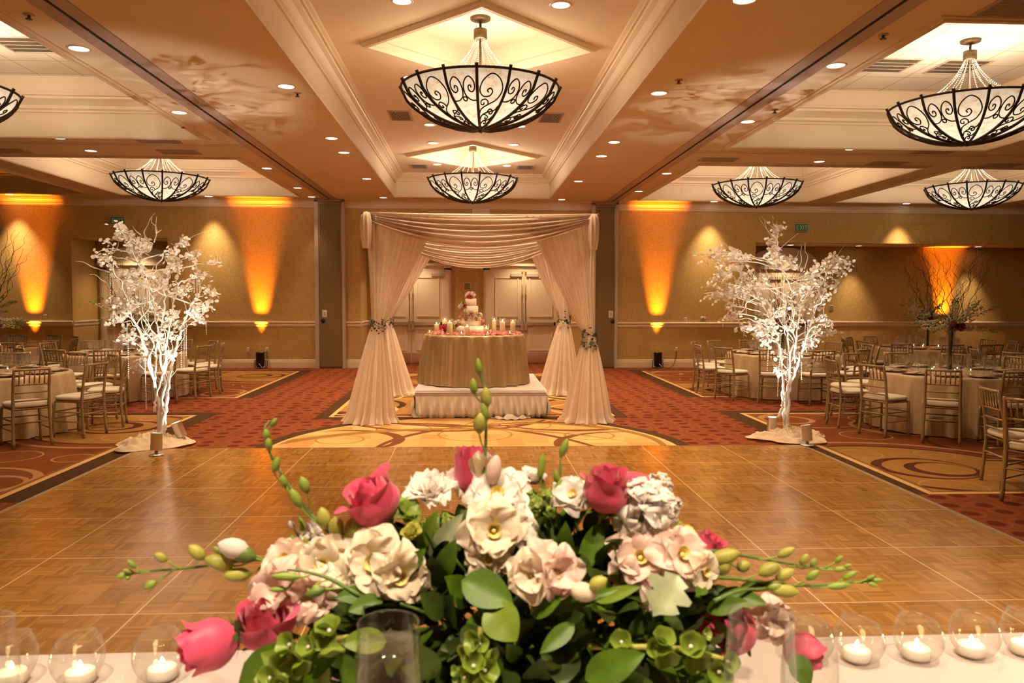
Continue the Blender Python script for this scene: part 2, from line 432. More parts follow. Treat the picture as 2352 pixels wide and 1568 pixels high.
bn = X.nt.nodes.new('ShaderNodeBump'); bn.inputs['Strength'].default_value = .12; bn.inputs['Distance'].default_value = .004
link(noise(combine(x, y, 0), 14, 2)+rb*.15, bn.inputs['Height']); X.nt.links.new(bn.outputs[0], b.inputs['Normal'])

# acoustic tile ceiling
m, b = newmat('ceiling_tile', .9, .1)
x, y, z = posxyz()
g = xmax((x.mod(.61)-.305).abs() > .297, ((y+.05).mod(.61)-.305).abs() > .297)
link(mixc(g, (.86, .79, .66, 1), (.52, .44, .32, 1)), b.inputs['Base Color'])

# glowing bowl glass of the chandeliers
m, b = newmat('alabaster_glass', .4, .4)
tc = X.nt.nodes.new('ShaderNodeTexCoord'); sp = X.nt.nodes.new('ShaderNodeSeparateXYZ'); X.nt.links.new(tc.outputs['Object'], sp.inputs[0])
ox, oy, oz = [X(o) for o in sp.outputs]
mot = noise(combine(ox, oy, oz), 14, 4); mot2 = noise(combine(ox, oy, oz), 55, 2)
mf = X.op('MULTIPLY', (mot-.40)*4.5, (mot2-.3)*2.6); mf.s.node.use_clamp = True
cg = mixc(mf, (1, .82, .57, 1), (.72, .42, .21, 1))
link(cg, b.inputs['Emission Color']); b.inputs['Base Color'].default_value = (.5, .4, .3, 1)
hz = X.op('MULTIPLY_ADD', oz, -1.9, .55)      # more light low in the bowl, where the bulbs sit
link(hz, b.inputs['Emission Strength'])
# ------------------------------------------------------------------ room shell
WY, RY, ZS = 18.93, 20.18, 4.0          # far wall, recess back wall, soffit height
XL, XR, YB = -13.4, 16.2, -5.0
DOORW = [(-9.33, -7.12), (-2.64, 2.45), (6.94, XR)]        # openings in the far wall
OH = 3.06
fl = MB().add([(XL, YB, 0), (XR, YB, 0), (XR, RY+.2, 0), (XL, RY+.2, 0)], [(0, 1, 2, 3)], False).build('floor', 'patterned_carpet'); struct(fl)
wall = MB()
xs_ = [XL]+[v for d in DOORW for v in d]
segs = [(XL, -9.33), (-7.12, -2.64), (2.45, 6.94)]
for a_, b_ in segs: wall.box(a_, b_, WY, WY+.25, 0, ZS)
for a_, b_ in DOORW: wall.box(a_, b_, WY, WY+.25, OH, ZS)
struct(wall.build('wall_far', 'wallpaper'))
for k, (a_, b_) in enumerate(DOORW):
    q = MB(); q.box(a_-.2, b_+.2, RY, RY+.2, 0, OH+.2)
    q.box(a_-.2, a_, WY+.25, RY, 0, OH)
    if k < 2: q.box(b_, b_+.2, WY+.25, RY, 0, OH)
    struct(q.build('wall_recess', 'wallpaper'))
    struct(MB().box(a_, b_, WY+.25, RY, OH, OH+.1).build('ceiling_recess', 'ceiling_paint'))
struct(MB().box(XL-.2, XL, YB, RY, 0, 5).build('wall_left', 'wallpaper'))
struct(MB().box(XR, XR+.2, YB, RY, 0, 5).build('wall_right', 'wallpaper'))
struct(MB().box(XL, XR, YB-.2, YB, 0, 5).build('wall_back', 'wallpaper'))

# ceiling: soffit plane with coffers
COF = [(-1.74, 1.80, -1.2, 18.18)]
SIDE = []
for yy0, yy1 in ((-.4, 4.9), (6.47, 11.85), (13.52, 18.3)):
    for x0, x1 in ((3.94, 7.9), (8.62, 12.6)):
        SIDE.append((x0, x1, yy0, yy1)); SIDE.append((-x1+.02, -x0, yy0, yy1))
COF += SIDE
def inside(cx, cyy): return any(a < cx < b_ and c < cyy < d_ for a, b_, c, d_ in COF)
gxs = sorted({XL, XR}|{v for c in COF for v in c[:2]}); gys = sorted({YB, WY}|{v for c in COF for v in c[2:]})
ce = MB()
for i in range(len(gxs)-1):
    for j in range(len(gys)-1):
        if not inside((gxs[i]+gxs[i+1])/2, (gys[j]+gys[j+1])/2):
            ce.add([(gxs[i], gys[j], ZS), (gxs[i], gys[j+1], ZS), (gxs[i+1], gys[j+1], ZS), (gxs[i+1], gys[j], ZS)], [(0, 1, 2, 3)], False)
struct(ce.build('ceiling', 'ceiling_paint'))
def ringprof(mb, x0, x1, y0, y1, prof):
    # prof: (inset, z) swept round a rectangle
    L = [[(x0+i, y0+i, z), (x1-i, y0+i, z), (x1-i, y1-i, z), (x0+i, y1-i, z)] for i, z in prof]
    v = [p for l in L for p in l]; f = []
    for k in range(len(L)-1):
        for j in range(4):
            jj = (j+1) % 4; f.append((k*4+j, (k+1)*4+j, (k+1)*4+jj, k*4+jj))
    mb.add(v, f, False)
LIP = [(-.10, ZS), (-.10, ZS-.014), (-.06, ZS-.014), (-.055, ZS-.03), (-.012, ZS-.03), (0, ZS-.01), (0, ZS)]
# central tray with two square diamonds
c0 = COF[0]; ZU = 4.5
q = MB(); ringprof(q, *c0, [(0, ZS), (0, 4.30)]); struct(q.build('ceiling_tray_side', 'trim_paint'))
q = MB(); ringprof(q, *c0, LIP)
ringprof(q, *c0, [(0, 4.29), (.025, 4.29), (.025, 4.315), (.045, 4.33), (.055, 4.36), (.09, 4.40), (.13, 4.425), (.14, 4.44), (.165, 4.44), (.17, 4.46), (.20, 4.475), (.20, ZU)])
struct(q.build('trim_1', 'trim_paint'))
CH = [(.10, 8.96), (.03, 15.72), (.04, 2.2)]
x0, x1 = c0[0]+.2, c0[1]-.2
q = MB(); dm = MB(); dt = MB(); D = 1.27; ZD = 4.80
ys = [c0[2]+.2, 5.58, 12.3, c0[3]-.2]
for (cx, cyy), (ya, yb) in zip((CH[2], CH[0], CH[1]), zip(ys, ys[1:])):
    T_, Bt, L_, R_ = (cx, cyy+D), (cx, cyy-D), (cx-D, cyy), (cx+D, cyy)
    for pl in ([(x0, ya), (cx, ya), Bt, L_, (x0, cyy)], [(cx, ya), (x1, ya), (x1, cyy), R_, Bt], [(x1, cyy), (x1, yb), (cx, yb), T_, R_], [(cx, yb), (x0, yb), (x0, cyy), L_, T_]):
        q.add([(a, b_, ZU) for a, b_ in pl], [tuple(range(len(pl)-1, -1, -1))], False)
    def dl(d_, z): return [(cx, cyy-d_, z), (cx+d_, cyy, z), (cx, cyy+d_, z), (cx-d_, cyy, z)]
    def sweep(mb, prof):
        v = [p for d_, z in prof for p in dl(d_, z)]; f = []
        for k in range(len(prof)-1):
            for j in range(4): f.append((k*4+j, k*4+(j+1) % 4, (k+1)*4+(j+1) % 4, (k+1)*4+j))
        mb.add(v, f, False)
    sweep(dt, [(D+.07, ZU), (D+.07, ZU-.02), (D+.03, ZU-.05), (D-.02, ZU-.055), (D-.05, ZU-.03), (D-.05, ZU+.05), (D-.02, ZU+.05)])
    sweep(dm, [(D-.02, ZU), (D-.02, ZD)]); dm.add(dl(D-.02, ZD), [(3, 2, 1, 0)], False)
struct(q.build('ceiling_tray', 'ceiling_paint')); struct(dm.build('ceiling_diamond', 'ceiling_paint')); struct(dt.build('trim_2', 'trim_paint'))
# side coffers
ZT = 4.8
for k, c in enumerate(SIDE):
    q = MB(); ringprof(q, *c, [(0, ZS), (0, 4.34)]); ringprof(q, *c, [(.2, 4.58), (.2, ZT)])
    struct(q.build('ceiling_coffer_side', 'trim_paint'))
    q = MB(); ringprof(q, *c, LIP)
    ringprof(q, *c, [(0, 4.33), (.03, 4.33), (.03, 4.36), (.055, 4.38), (.06, 4.42), (.11, 4.47), (.155, 4.50), (.16, 4.53), (.19, 4.54), (.19, 4.58), (.2, 4.60)])
    struct(q.build('trim_3', 'trim_paint'))
    x0, x1, y0, y1 = c
    struct(MB().add([(x0, y0, ZT), (x0, y1, ZT), (x1, y1, ZT), (x1, y0, ZT)], [(0, 1, 2, 3)], False).build('ceiling_tile', 'ceiling_tile'))
# operable wall tracks in the soffit
for x in (-3.33, 3.36):
    q = MB(); q.box(x-.16, x-.02, YB, WY-.1, ZS-.012, ZS+.002); q.box(x+.02, x+.16, YB, WY-.1, ZS-.012, ZS+.002)
    q.cur = 1; q.box(x-.02, x+.02, YB, WY-.1, ZS-.004, ZS+.002)
    struct(q.build('trim_4', ['track_metal', 'dark_slot']))
for xa, xb in ((XL, -3.5), (3.52, XR)):
    for yy in (12.42, 5.7):
        q = MB(); q.box(xa, xb, yy-.10, yy-.018, ZS-.01, ZS+.002); q.box(xa, xb, yy+.018, yy+.10, ZS-.01, ZS+.002)
        q.cur = 1; q.box(xa, xb, yy-.018, yy+.018, ZS-.004, ZS+.002)
        struct(q.build('trim_5', ['ceiling_paint', 'dark_slot']))

# mouldings on the far wall
def run(name, xa, xb, y, prof):
    v = []; n = len(prof)
    for xx in (xa, xb): v += [(xx, y-d_, z) for d_, z in prof]
    f = [(i, i+1, n+i+1, n+i) for i in range(n-1)]+[tuple(range(n)), tuple(range(2*n-1, n-1, -1))]
    return struct(MB().add(v, f, False).build(name, 'trim_paint'))
CROWN = [(0, 3.80), (.02, 3.80), (.025, 3.83), (.04, 3.84), (.045, 3.87), (.075, 3.91), (.10, 3.935), (.105, 3.955), (.13, 3.96), (.135, 3.985), (.15, 3.99), (.15, 4.0), (0, 4.0)]
RAIL = [(0, .985), (.012, .985), (.016, 1.0), (.022, 1.02), (.018, 1.05), (.03, 1.06), (.042, 1.075), (.042, 1.10), (.03, 1.108), (0, 1.108)]
BASE = [(0, 0), (.018, 0), (.018, .14), (.014, .145), (.014, .165), (.01, .18), (.008, .20), (0, .205)]
for a_, b_ in ((XL, -3.69), (-2.98, 2.88), (3.53, XR)): run('trim_6', a_, b_, WY, CROWN)
for a_, b_ in ((XL, -9.33), (-7.12, -3.69), (-2.98, -2.64), (2.45, 2.88), (3.53, 6.94)):
    run('trim_7', a_, b_, WY, RAIL); run('baseboard_far', a_, b_, WY, BASE)
for a_, b_ in ((-2.64, -2.55), (-.49, .29), (2.39, 2.45), (-9.33, -9.26), (-7.37, -7.12), (9.0, XR), (6.94, 7.18)):
    run('trim_8', a_, b_, RY, RAIL); run('baseboard_recess', a_, b_, RY, BASE)
def runy(name, x, s, ya, yb, prof):
    v = []; n = len(prof)
    for yv in (ya, yb): v += [(x+s*d_, yv, z) for d_, z in prof]
    f = [(i, i+1, n+i+1, n+i) for i in range(n-1)]+[tuple(range(n)), tuple(range(2*n-1, n-1, -1))]
    struct(MB().add(v, f, False).build(name, 'trim_paint'))
for x, s in ((-2.64, 1), (2.45, -1), (-9.33, 1), (-7.12, -1), (6.94, 1)):
    runy('trim_9', x, s, WY, RY, RAIL); runy('baseboard_return', x, s, WY, RY, BASE)

# pilaster above the recess
q = MB(); q.box(.02, .44, WY-.07, WY, OH, 3.82); q.box(.06, .40, WY-.08, WY-.07, OH+.05, 3.78); struct(q.build('trim_10', 'trim_paint'))
# pocket panels of the operable walls
for nm, xa, xb, hx in (('left', -3.69, -2.98, -3.47), ('right', 2.88, 3.53, 3.37)):
    q = MB(); q.box(xa, xa+.09, WY-.13, WY, 0, 3.96); q.box(xb-.07, xb, WY-.13, WY, 0, 3.96); q.box(xa, xb, WY-.13, WY, 3.93, 3.99)
    fr = struct(q.build('door_pocket_frame', 'vent_metal'))
    d_ = struct(MB().box(xa+.09, xb-.07, WY-.1, WY, .02, 3.93).build('door_pocket', 'partition_fabric'))
    tr = MB()
    for xx in (xa+.10, xb-.09): tr.box(xx, xx+.012, WY-.104, WY-.1, .05, 3.9)
    tr.box(xa+.10, xb-.08, WY-.104, WY-.1, 3.89, 3.905); tr.box(xa+.10, xb-.08, WY-.104, WY-.1, .05, .065)
    tr.build('edge_strip', 'steel', d_)
    s_ = thing('switch_plate', f'small white switch plate on the {nm} olive pocket door', 'switch', (hx, WY-.1, 1.30))
    MB().bbox(-.055, .055, -.008, 0, -.085, .085, .006).build('plate', 'plastic_white', s_)
    MB().box(-.02, .02, -.016, -.008, -.04, .04).build('rocker', 'vent_metal', s_)
    k = thing('pull_knob', f'dark round pull below the switch on the {nm} pocket door', 'knob', (hx-.04 if nm == 'left' else hx+.05, WY-.1, 1.13))
    q = MB(); q.m = Matrix.Rotation(R(90), 4, 'X'); q.lathe([(.001, .03), (.03, .03), (.045, .02), (.05, .008), (.05, 0)], 16); q.build('cup', 'black_can', k)

# ------------------------------------------------------------------ doors
def panel_frame(mb, x0, x1, z0, z1, y):
    t = .03
    for a_, b_, c_, d_ in ((x0, x1, z0, z0+t), (x0, x1, z1-t, z1), (x0, x0+t, z0+t, z1-t), (x1-t, x1, z0+t, z1-t)):
        mb.box(a_, b_, y-.018, y, c_, d_)
def door_pair(n, xa, xb, y=RY, rods=True, top=2.38, hollow=False):
    root = struct(thing(f'door_{n}', None, None, (0, 0, 0)))
    cs = MB(); w_ = .17
    for a_, b_ in ((xa-w_, xa), (xb, xb+w_)):
        cs.box(a_, b_, y-.05, y, 0, top+.06); cs.box(a_+.02, b_-.02, y-.065, y-.05, 0, top+.02); cs.box(a_+.05, b_-.05, y-.078, y-.065, 0, top)
    cs.box(xa-w_, xb+w_, y-.05, y, top+.0, top+.06); cs.box(xa-w_, xb+w_, y-.07, y, top+.06, top+.12)
    cs.box(xa-w_-.04, xb+w_+.04, y-.12, y, top+.12, top+.18); cs.box(xa-w_-.02, xb+w_+.02, y-.09, y, top+.10, top+.12)
    cs.build('casing', 'door_paint', root)
    xm = (xa+xb)/2
    for s, (a_, b_) in ((-1, (xa, xm-.006)), (1, (xm+.006, xb))):
        lf = MB().box(a_, b_, y-.045, y-.004, .012, top).build('leaf', 'door_paint', root)
        pf = MB(); panel_frame(pf, a_+.13, b_-.13, 1.20, top-.16, y-.045); panel_frame(pf, a_+.13, b_-.13, .33, .90, y-.045)
        pf.build('panel_moulding', 'trim_paint', lf)
        MB().box(a_+.01, b_-.01, y-.05, y-.045, .02, .27).build('kick_plate', 'steel', lf)
        q = MB(); hx = xm-.045*1 if s < 0 else xm+.045
        q.box(hx-.035, hx+.035, y-.11, y-.045, .86, 1.09)
        xa_, xb_ = (a_+.06, hx-.03) if s < 0 else (hx+.03, b_-.06)
        q.box(xa_, xb_, y-.10, y-.06, .985, 1.06); q.box(xa_, xa_+.04, y-.10, y-.045, .97, 1.075) if s < 0 else q.box(xb_-.04, xb_, y-.10, y-.045, .97, 1.075)
        q.build('push_bar', 'steel', lf)
        if rods:
            q = MB(); q.tube([(hx, y-.07, 1.09), (hx, y-.07, top-.04)], .011, 8); q.box(hx-.02, hx+.02, y-.085, y-.045, 1.72, 1.78); q.box(hx-.022, hx+.022, y-.085, y-.045, top-.1, top-.02)
            q.build('bolt_rod', 'brass', lf)
        q = MB(); cx_ = b_-.33 if (s > 0) == (n == 1) else a_+.06
        q.box(cx_, cx_+.30, y-.09, y-.045, top-.15, top-.08); q.build('door_closer', 'vent_metal', lf)
    return root
d1 = door_pair(1, -2.37, -.68); d2 = door_pair(2, .48, 2.22)
d3 = door_pair(3, -9.08, -7.55, rods=False, top=2.34); d4 = door_pair(4, 7.36, 8.84, rods=False, top=2.34)
def arch(root, xa, xb, z0, h):
    n = 28; cx_ = (xa+xb)/2; w_ = (xb-xa)/2
    q = MB(); pts = [(cx_-w_*cos(pi*i/n), z0+h*sin(pi*i/n)**.9) for i in range(n+1)]
    v = [(a_, RY-.05, b_) for a_, b_ in pts]+[(a_, RY, b_) for a_, b_ in pts]
    f = [tuple(range(n, -1, -1))]+[(i, i+1, n+2+i, n+1+i) for i in range(n)]
    q.add(v, f, False)
    for r0_, r1_, t in ((1, .93, .11), (.93, .88, .08), (.88, .85, .065)):
        P0 = [(cx_+(a_-cx_)*r0_, z0+(b_-z0)*r0_) for a_, b_ in pts]; P1 = [(cx_+(a_-cx_)*r1_, z0+(b_-z0)*r1_) for a_, b_ in pts]
        v = [(a_, RY-.05-t+.05, b_) for a_, b_ in P0]+[(a_, RY-.05-t+.05, b_) for a_, b_ in P1]+[(a_, RY-.04, b_) for a_, b_ in P0]+[(a_, RY-.04, b_) for a_, b_ in P1]
        k = n+1
        q.add(v, [(i, i+1, k+i+1, k+i) for i in range(n)]+[(i+1, i, 2*k+i, 2*k+i+1) for i in range(n)]+[(k+i, k+i+1, 3*k+i+1, 3*k+i) for i in range(n)], False)
    q.build('arched_pediment', 'door_paint', root)
arch(d3, -9.28, -7.35, 2.52, .40); arch(d4, 7.16, 9.04, 2.52, .50)

# ------------------------------------------------------------------ wall fittings
def exit_sign(x, z, label):
    t = thing('exit_sign', label, 'sign', (x, WY, z))
    MB().box(-.17, .17, -.05, 0, -.095, .095).build('housing', 'vent_metal', t)
    MB().box(-.155, .155, -.054, -.05, -.08, .08).build('face', 'sign_green', t)
    q = MB(); h = .055
    def st(a, b, w=.008):
        a, b = Vector((a[0], 0, a[1])), Vector((b[0], 0, b[1])); d = (b-a).normalized(); nn = Vector((-d.z, 0, d.x))*w; yv = Vector((0, -.058, 0)); y2 = Vector((0, -.054, 0))
        c = [a-nn, a+nn, b+nn, b-nn]
        q.add([p+yv for p in c]+[p+y2 for p in c], [(0, 1, 2, 3), (0, 4, 5, 1), (1, 5, 6, 2), (2, 6, 7, 3), (3, 7, 4, 0)], False)
    e = -.115; st((e, -h), (e, h)); st((e, h-.01), (e+.06, h-.01)); st((e, 0), (e+.05, 0)); st((e, -h+.01), (e+.06, -h+.01))
    e = -.035; st((e, -h), (e+.065, h)); st((e, h), (e+.065, -h))
    e = .055; st((e, -h), (e, h))
    e = .112; st((e, -h), (e, h)); st((e-.036, h-.01), (e+.036, h-.01))
    q.build('lettering', 'sign_letter', t)
exit_sign(-8.24, 3.45, 'green EXIT sign high on the wall behind the top of the left white tree')
exit_sign(8.04, 3.43, 'green EXIT sign high on the wall to the right of the right white tree')
exit_sign(1.36, 3.47, 'green EXIT sign seen faintly through the sheer fabric of the canopy')
def outlet(x, z, label, y=WY):
    t = thing('wall_outlet', label, 'outlet', (x, y, z))
    MB().bbox(-.035, .035, -.008, 0, -.057, .057, .005).build('plate', 'plastic_white', t)
    q = MB()
    for s in (-1, 1): q.box(-.018, .018, -.011, -.008, s*.026-.016, s*.026+.016)
    q.build('socket', 'vent_metal', t)
outlet(-5.30, .43, 'white wall outlet left of the left black uplight')
outlet(-4.85, .43, 'white wall outlet just right of the left black uplight')
outlet(5.01, .44, 'white wall outlet above the cord of the right black uplight')
outlet(5.88, .42, 'wall outlet low on the wall beside the chairs left of the right white tree')
outlet(-9.96, 1.20, 'small wall plate on the chair rail in the far left amber glow')
outlet(5.23, 1.17, 'small wall plate standing on the chair rail right of the right amber uplight beam')
t = thing('thermostat', 'square beige thermostat just above the chair rail left of the right white tree', 'thermostat', (5.66, WY, 1.19))
MB().bbox(-.07, .07, -.02, 0, -.06, .06, .008).build('body', 'vent_metal', t); MB().box(-.03, .03, -.024, -.02, -.02, .02).build('display', 'plaque', t)
t = thing('wall_plate', 'small framed wall plate in the alcove right of the right white tree', 'wall plate', (9.45, RY, 1.46))
MB().bbox(-.06, .06, -.015, 0, -.07, .07, .006).build('frame', 'vent_metal', t); MB().box(-.045, .045, -.018, -.015, -.055, .055).build('face', 'plaque', t)
t = thing('wall_plaque', 'small square room plaque on the wall between the two double doors behind the cake', 'plaque', (-.1, RY, 1.975))
MB().box(-.10, .10, -.015, 0, -.10, .10).build('frame', 'trim_paint', t); MB().box(-.085, .085, -.018, -.015, -.085, .085).build('face', 'plaque', t)
q = MB()
for k in range(4): q.box(-.05+.01*(k % 2), .05-.012*k, -.0195, -.018, .05-.03*k, .058-.03*k)
q.build('lettering', 'vent_dark', t)

# ------------------------------------------------------------------ ceiling fittings
WARM = (1.0, .72, .43)
def downlight(x, y, z, label, group=None, power=190, size=100, blend=.9, col=WARM, proto=[None]):
    t = thing('recessed_downlight', label, 'ceiling light', (x, y, z), 0, group)
    if proto[0] is None:
        a = MB().lathe([(.085, -.001), (.088, -.008), (.105, -.007), (.11, 0)], 24).mesh('trim_ring', 'trim_paint')
        b_ = MB().lathe([(.0, -.003), (.05, -.003), (.086, -.002)], 24).mesh('lens', 'lens_glow'); proto[0] = (a, b_)
    put('trim_ring', proto[0][0], t); put('lens', proto[0][1], t)
    lamp('SPOT', 'downlight_lamp', (0, 0, -.03), power, col, t, spot_size=R(size), spot_blend=blend, shadow_soft_size=.06)
    return t
ORD = ['first', 'second', 'third', 'fourth', 'fifth', 'sixth', 'seventh', 'eighth', 'ninth', 'tenth', 'eleventh', 'twelfth', 'thirteenth', 'fourteenth', 'fifteenth', 'sixteenth']
rows = {
 'recessed downlight just left of the central tray': (-2.04, [8.92, 11.73, 12.86, 15.62, 18.55]),
 'recessed downlight just right of the central tray': (2.12, [6.14, 8.93, 11.72, 12.86, 15.63, 18.53]),
 'recessed downlight left of the left ceiling track': (-3.68, [7.71, 10.25, 14.51, 17.02, 18.6]),
 'recessed downlight right of the right ceiling track': (3.62, [7.77, 10.26, 14.54, 16.98])}
for lb, (x, ys_) in rows.items():
    for k, y in enumerate(ys_): downlight(x, min(y, 18.5), ZS, f'{lb}, {ORD[k]} counting from the camera', 'recessed downlights in the soffits', *((70, 56) if y > 18 else ()))
for x, y, lb in ((-6.05, 12.0, 'recessed downlight in the left cross beam, on its nearer half'), (-6.06, 13.0, 'recessed downlight in the left cross beam, on its farther half nearest the left chandelier'),
                 (5.86, 11.99, 'recessed downlight in the right cross beam, on its nearer half'), (5.86, 13.1, 'recessed downlight in the right cross beam, on its farther half')):
    downlight(x, y, ZS, lb, 'recessed downlights in the soffits')
for x, y, lb in ((-6.05, 18.6, 'recessed downlight close to the far wall right of the left chandelier tip'), (-10.5, 18.6, 'recessed downlight close to the far wall at the far left'),
                 (5.78, 18.6, 'recessed downlight close to the far wall left of the middle right chandelier'), (10.5, 18.6, 'recessed downlight close to the far wall between the two right back chandeliers')):
    downlight(x, y, ZS, lb, 'recessed downlights beside the far wall', 400, 66, 1.0, col=(1, .73, .44))
for x, y, lb in ((-.66, 7.7, 'recessed downlight in the central tray left of the nearest diamond'), (.86, 7.7, 'recessed downlight in the central tray right of the nearest diamond'),
                 (-.78, 10.3, 'recessed downlight half hidden behind the left rim of the big central chandelier'), (.86, 10.3, 'recessed downlight half hidden behind the right rim of the big central chandelier'),
                 (-.68, 13.05, 'recessed downlight left below the big central chandelier, nearer of its pair'), (.80, 13.05, 'recessed downlight right below the big central chandelier, nearer of its pair'),
                 (-.70, 14.55, 'recessed downlight left below the big central chandelier, farther of its pair'), (.78, 14.6, 'recessed downlight right below the big central chandelier, farther of its pair'),
                 (-.72, 16.85, 'recessed downlight left of the second central chandelier strands'), (.76, 16.9, 'recessed downlight right of the second central chandelier strands')):
    downlight(x, y, ZU, lb, 'recessed downlights in the central tray', 280, 104)
for x, y, lb in ((9.93, RY-.42, 'recessed downlight in the alcove soffit left of the amber panel'), (13.1, RY-.42, 'recessed downlight in the alcove soffit at the right edge')):
    downlight(x, y, OH, lb, 'recessed downlights in the alcove soffit', 230, 66, 1.0, col=(1, .73, .44))
for x, y, lb in ((-1.5, 19.6, 'recessed downlight in the recess above the left double door'), (1.35, 19.6, 'recessed downlight in the recess above the right double door'),
                 (-8.3, 19.65, 'recessed downlight in the alcove above the left arched door'), (8.1, 19.65, 'recessed downlight in the alcove above the right arched door')):
    downlight(x, y, OH, lb, 'recessed downlights over the doors', 120 if abs(x) < 3 else 120, 115, .9)
# unseen downlights added to light the head table, stronger and whiter than the rest
for x, y in ((-2.04, 3.2), (2.12, 3.2), (-.66, -.2), (.86, -.2), (-.66, 2.0), (.86, 2.0)):
    downlight(x, y, ZS if abs(x) > 1.5 else ZU, 'unseen recessed downlight added to light the head table', 'added downlights lighting the head table', 640, 90, .9, (1, .79, .57))

def vent(x, y, z, wx, wy, label, two=True):
    t = thing('air_vent', label, 'vent', (x, y, z))
    q = MB(); ringprof(q, -wx, wx, -wy, wy, [(-.03, 0), (-.03, -.012), (0, -.016), (.0, -.004)]); q.build('frame', 'vent_metal', t)
    MB().box(-wx, wx, -wy, wy, -.004, -.001).build('backing', 'vent_dark', t)
    q = MB(); n = 14
    for k in range(n):
        if two: xx = -wx+(k+.5)*2*wx/n; q.box(xx-wx/n*.35, xx+wx/n*.35, -wy, wy, -.014, -.006)
        else: yy = -wy+(k+.5)*2*wy/n; q.box(-wx, wx, yy-wy/n*.45, yy+wy/n*.45, -.014, -.006)
    q.build('louvre', 'vent_metal', t)
vent(-1.10, 12.42, ZU, .15, .30, 'pale louvred vent left of the big central chandelier tip'); vent(1.24, 12.4, ZU, .15, .30, 'pale louvred vent right of the big central chandelier tip')
vent(-1.12, 17.1, ZU, .15, .25, 'small louvred vent left of the second central chandelier'); vent(1.16, 17.05, ZU, .15, .25, 'small louvred vent right of the second central chandelier')
for x, y, lb in ((-4.66, 12.08, 'dark grille in the left cross beam on its nearer half'), (-4.68, 13.0, 'dark grille in the left cross beam above the left chandelier'), (-7.4, 13.1, 'dark grille in the left cross beam at the left edge'),
                 (4.11, 13.04, 'dark grille in the right cross beam next to the ceiling track'), (7.08, 13.2, 'dark grille in the right cross beam at its farther edge'), (7.25, 12.1, 'dark grille in the right cross beam under the big right chandelier'), (9.11, 13.25, 'dark grille in the right cross beam at the right edge')):
    vent(x, y, ZS, .28, .14, lb, False)
vent(4.55, 6.1, ZS, .45, .22, 'large dark grille at the top right corner of the ceiling', False)
def troffer(x, y, label):
    t = thing('ceiling_troffer', label, 'ceiling light', (x, y, ZT))
    q = MB(); ringprof(q, -.30, .30, -.30, .30, [(-.01, 0), (-.01, -.012), (.015, -.012), (.02, -.004)]); q.build('frame', 'vent_metal', t)
    MB().box(-.28, .28, -.28, .28, -.005, -.002).build('lens', 'troffer_lens', t)
    q = MB()
    for k in range(1, 4): q.box(-.28, .28, -.28+.14*k-.004, -.28+.14*k+.004, -.011, -.005)
    q.build('louvre', 'vent_metal', t)
troffer(5.57, 10.4, 'unlit square fluorescent fixture left of the big right chandelier'); troffer(6.52, 10.4, 'unlit square fluorescent fixture behind the strands of the big right chandelier'); troffer(-5.53, 10.25, 'unlit square fluorescent fixture at the top left corner of the ceiling')
for x, y, z, lb in ((-3.65, 6.82, ZS, 'fire sprinkler head at the top left beside the track'), (-1.98, 9.2, ZS, 'small sprinkler head beside the left soffit downlight'), (3.61, 6.85, ZS, 'fire sprinkler head at the top right beside the track'),
                    (2.2, 8.38, ZS, 'small sprinkler head in the tree shadow right of the tray'), (-3.9, 11.0, ZS, 'small sprinkler head left of the left track'), (3.72, 9.6, ZS, 'small sprinkler head in the tree shadow right of the right track')):
    t = thing('sprinkler_head', lb, 'sprinkler', (x, y, z+.004))
    MB().lathe([(.045, 0), (.045, -.008), (.02, -.014), (.001, -.014)], 14).build('escutcheon', 'vent_metal', t)
    q = MB().lathe([(.012, -.014), (.012, -.04), (.028, -.042), (.028, -.046), (.001, -.047)], 10); q.build('deflector', 'aged_bronze', t)

# ------------------------------------------------------------------ dance floor
df = thing('dance_floor', 'glossy parquet dance floor with pale panel seams in front of the cake canopy', 'dance floor', (0, 0, 0))
MB().box(FX-4*PS, FX+4*PS, FY-9*PS, FY, .001, .022).build('panels', 'parquet', df)
mat('floor_edging', (.55, .42, .26, 1), .35, .3)
q = MB()
for a_, b_, c_, d_ in ((FX-4*PS-.09, FX-4*PS, FY-9*PS, FY+.02), (FX+4*PS, FX+4*PS+.09, FY-9*PS, FY+.02)):
    s = -1 if a_ < 0 else 1; xi, xo = (b_, a_) if s < 0 else (a_, b_)
    e = MB().add([(xi, c_, .024), (xo, c_, .003), (xo, d_, .003), (xi, d_, .024), (xi, c_, .0), (xi, d_, 0)], [(0, 1, 2, 3) if s < 0 else (3, 2, 1, 0), (0, 4, 1), (3, 2, 5)], False)
    e.build('edging', 'floor_edging', df)
MB().add([(FX-4*PS, FY, .024), (FX+4*PS, FY, .024), (FX+4*PS, FY+.03, .003), (FX-4*PS, FY+.03, .003)], [(0, 1, 2, 3)], False).build('edging', 'floor_edging', df)
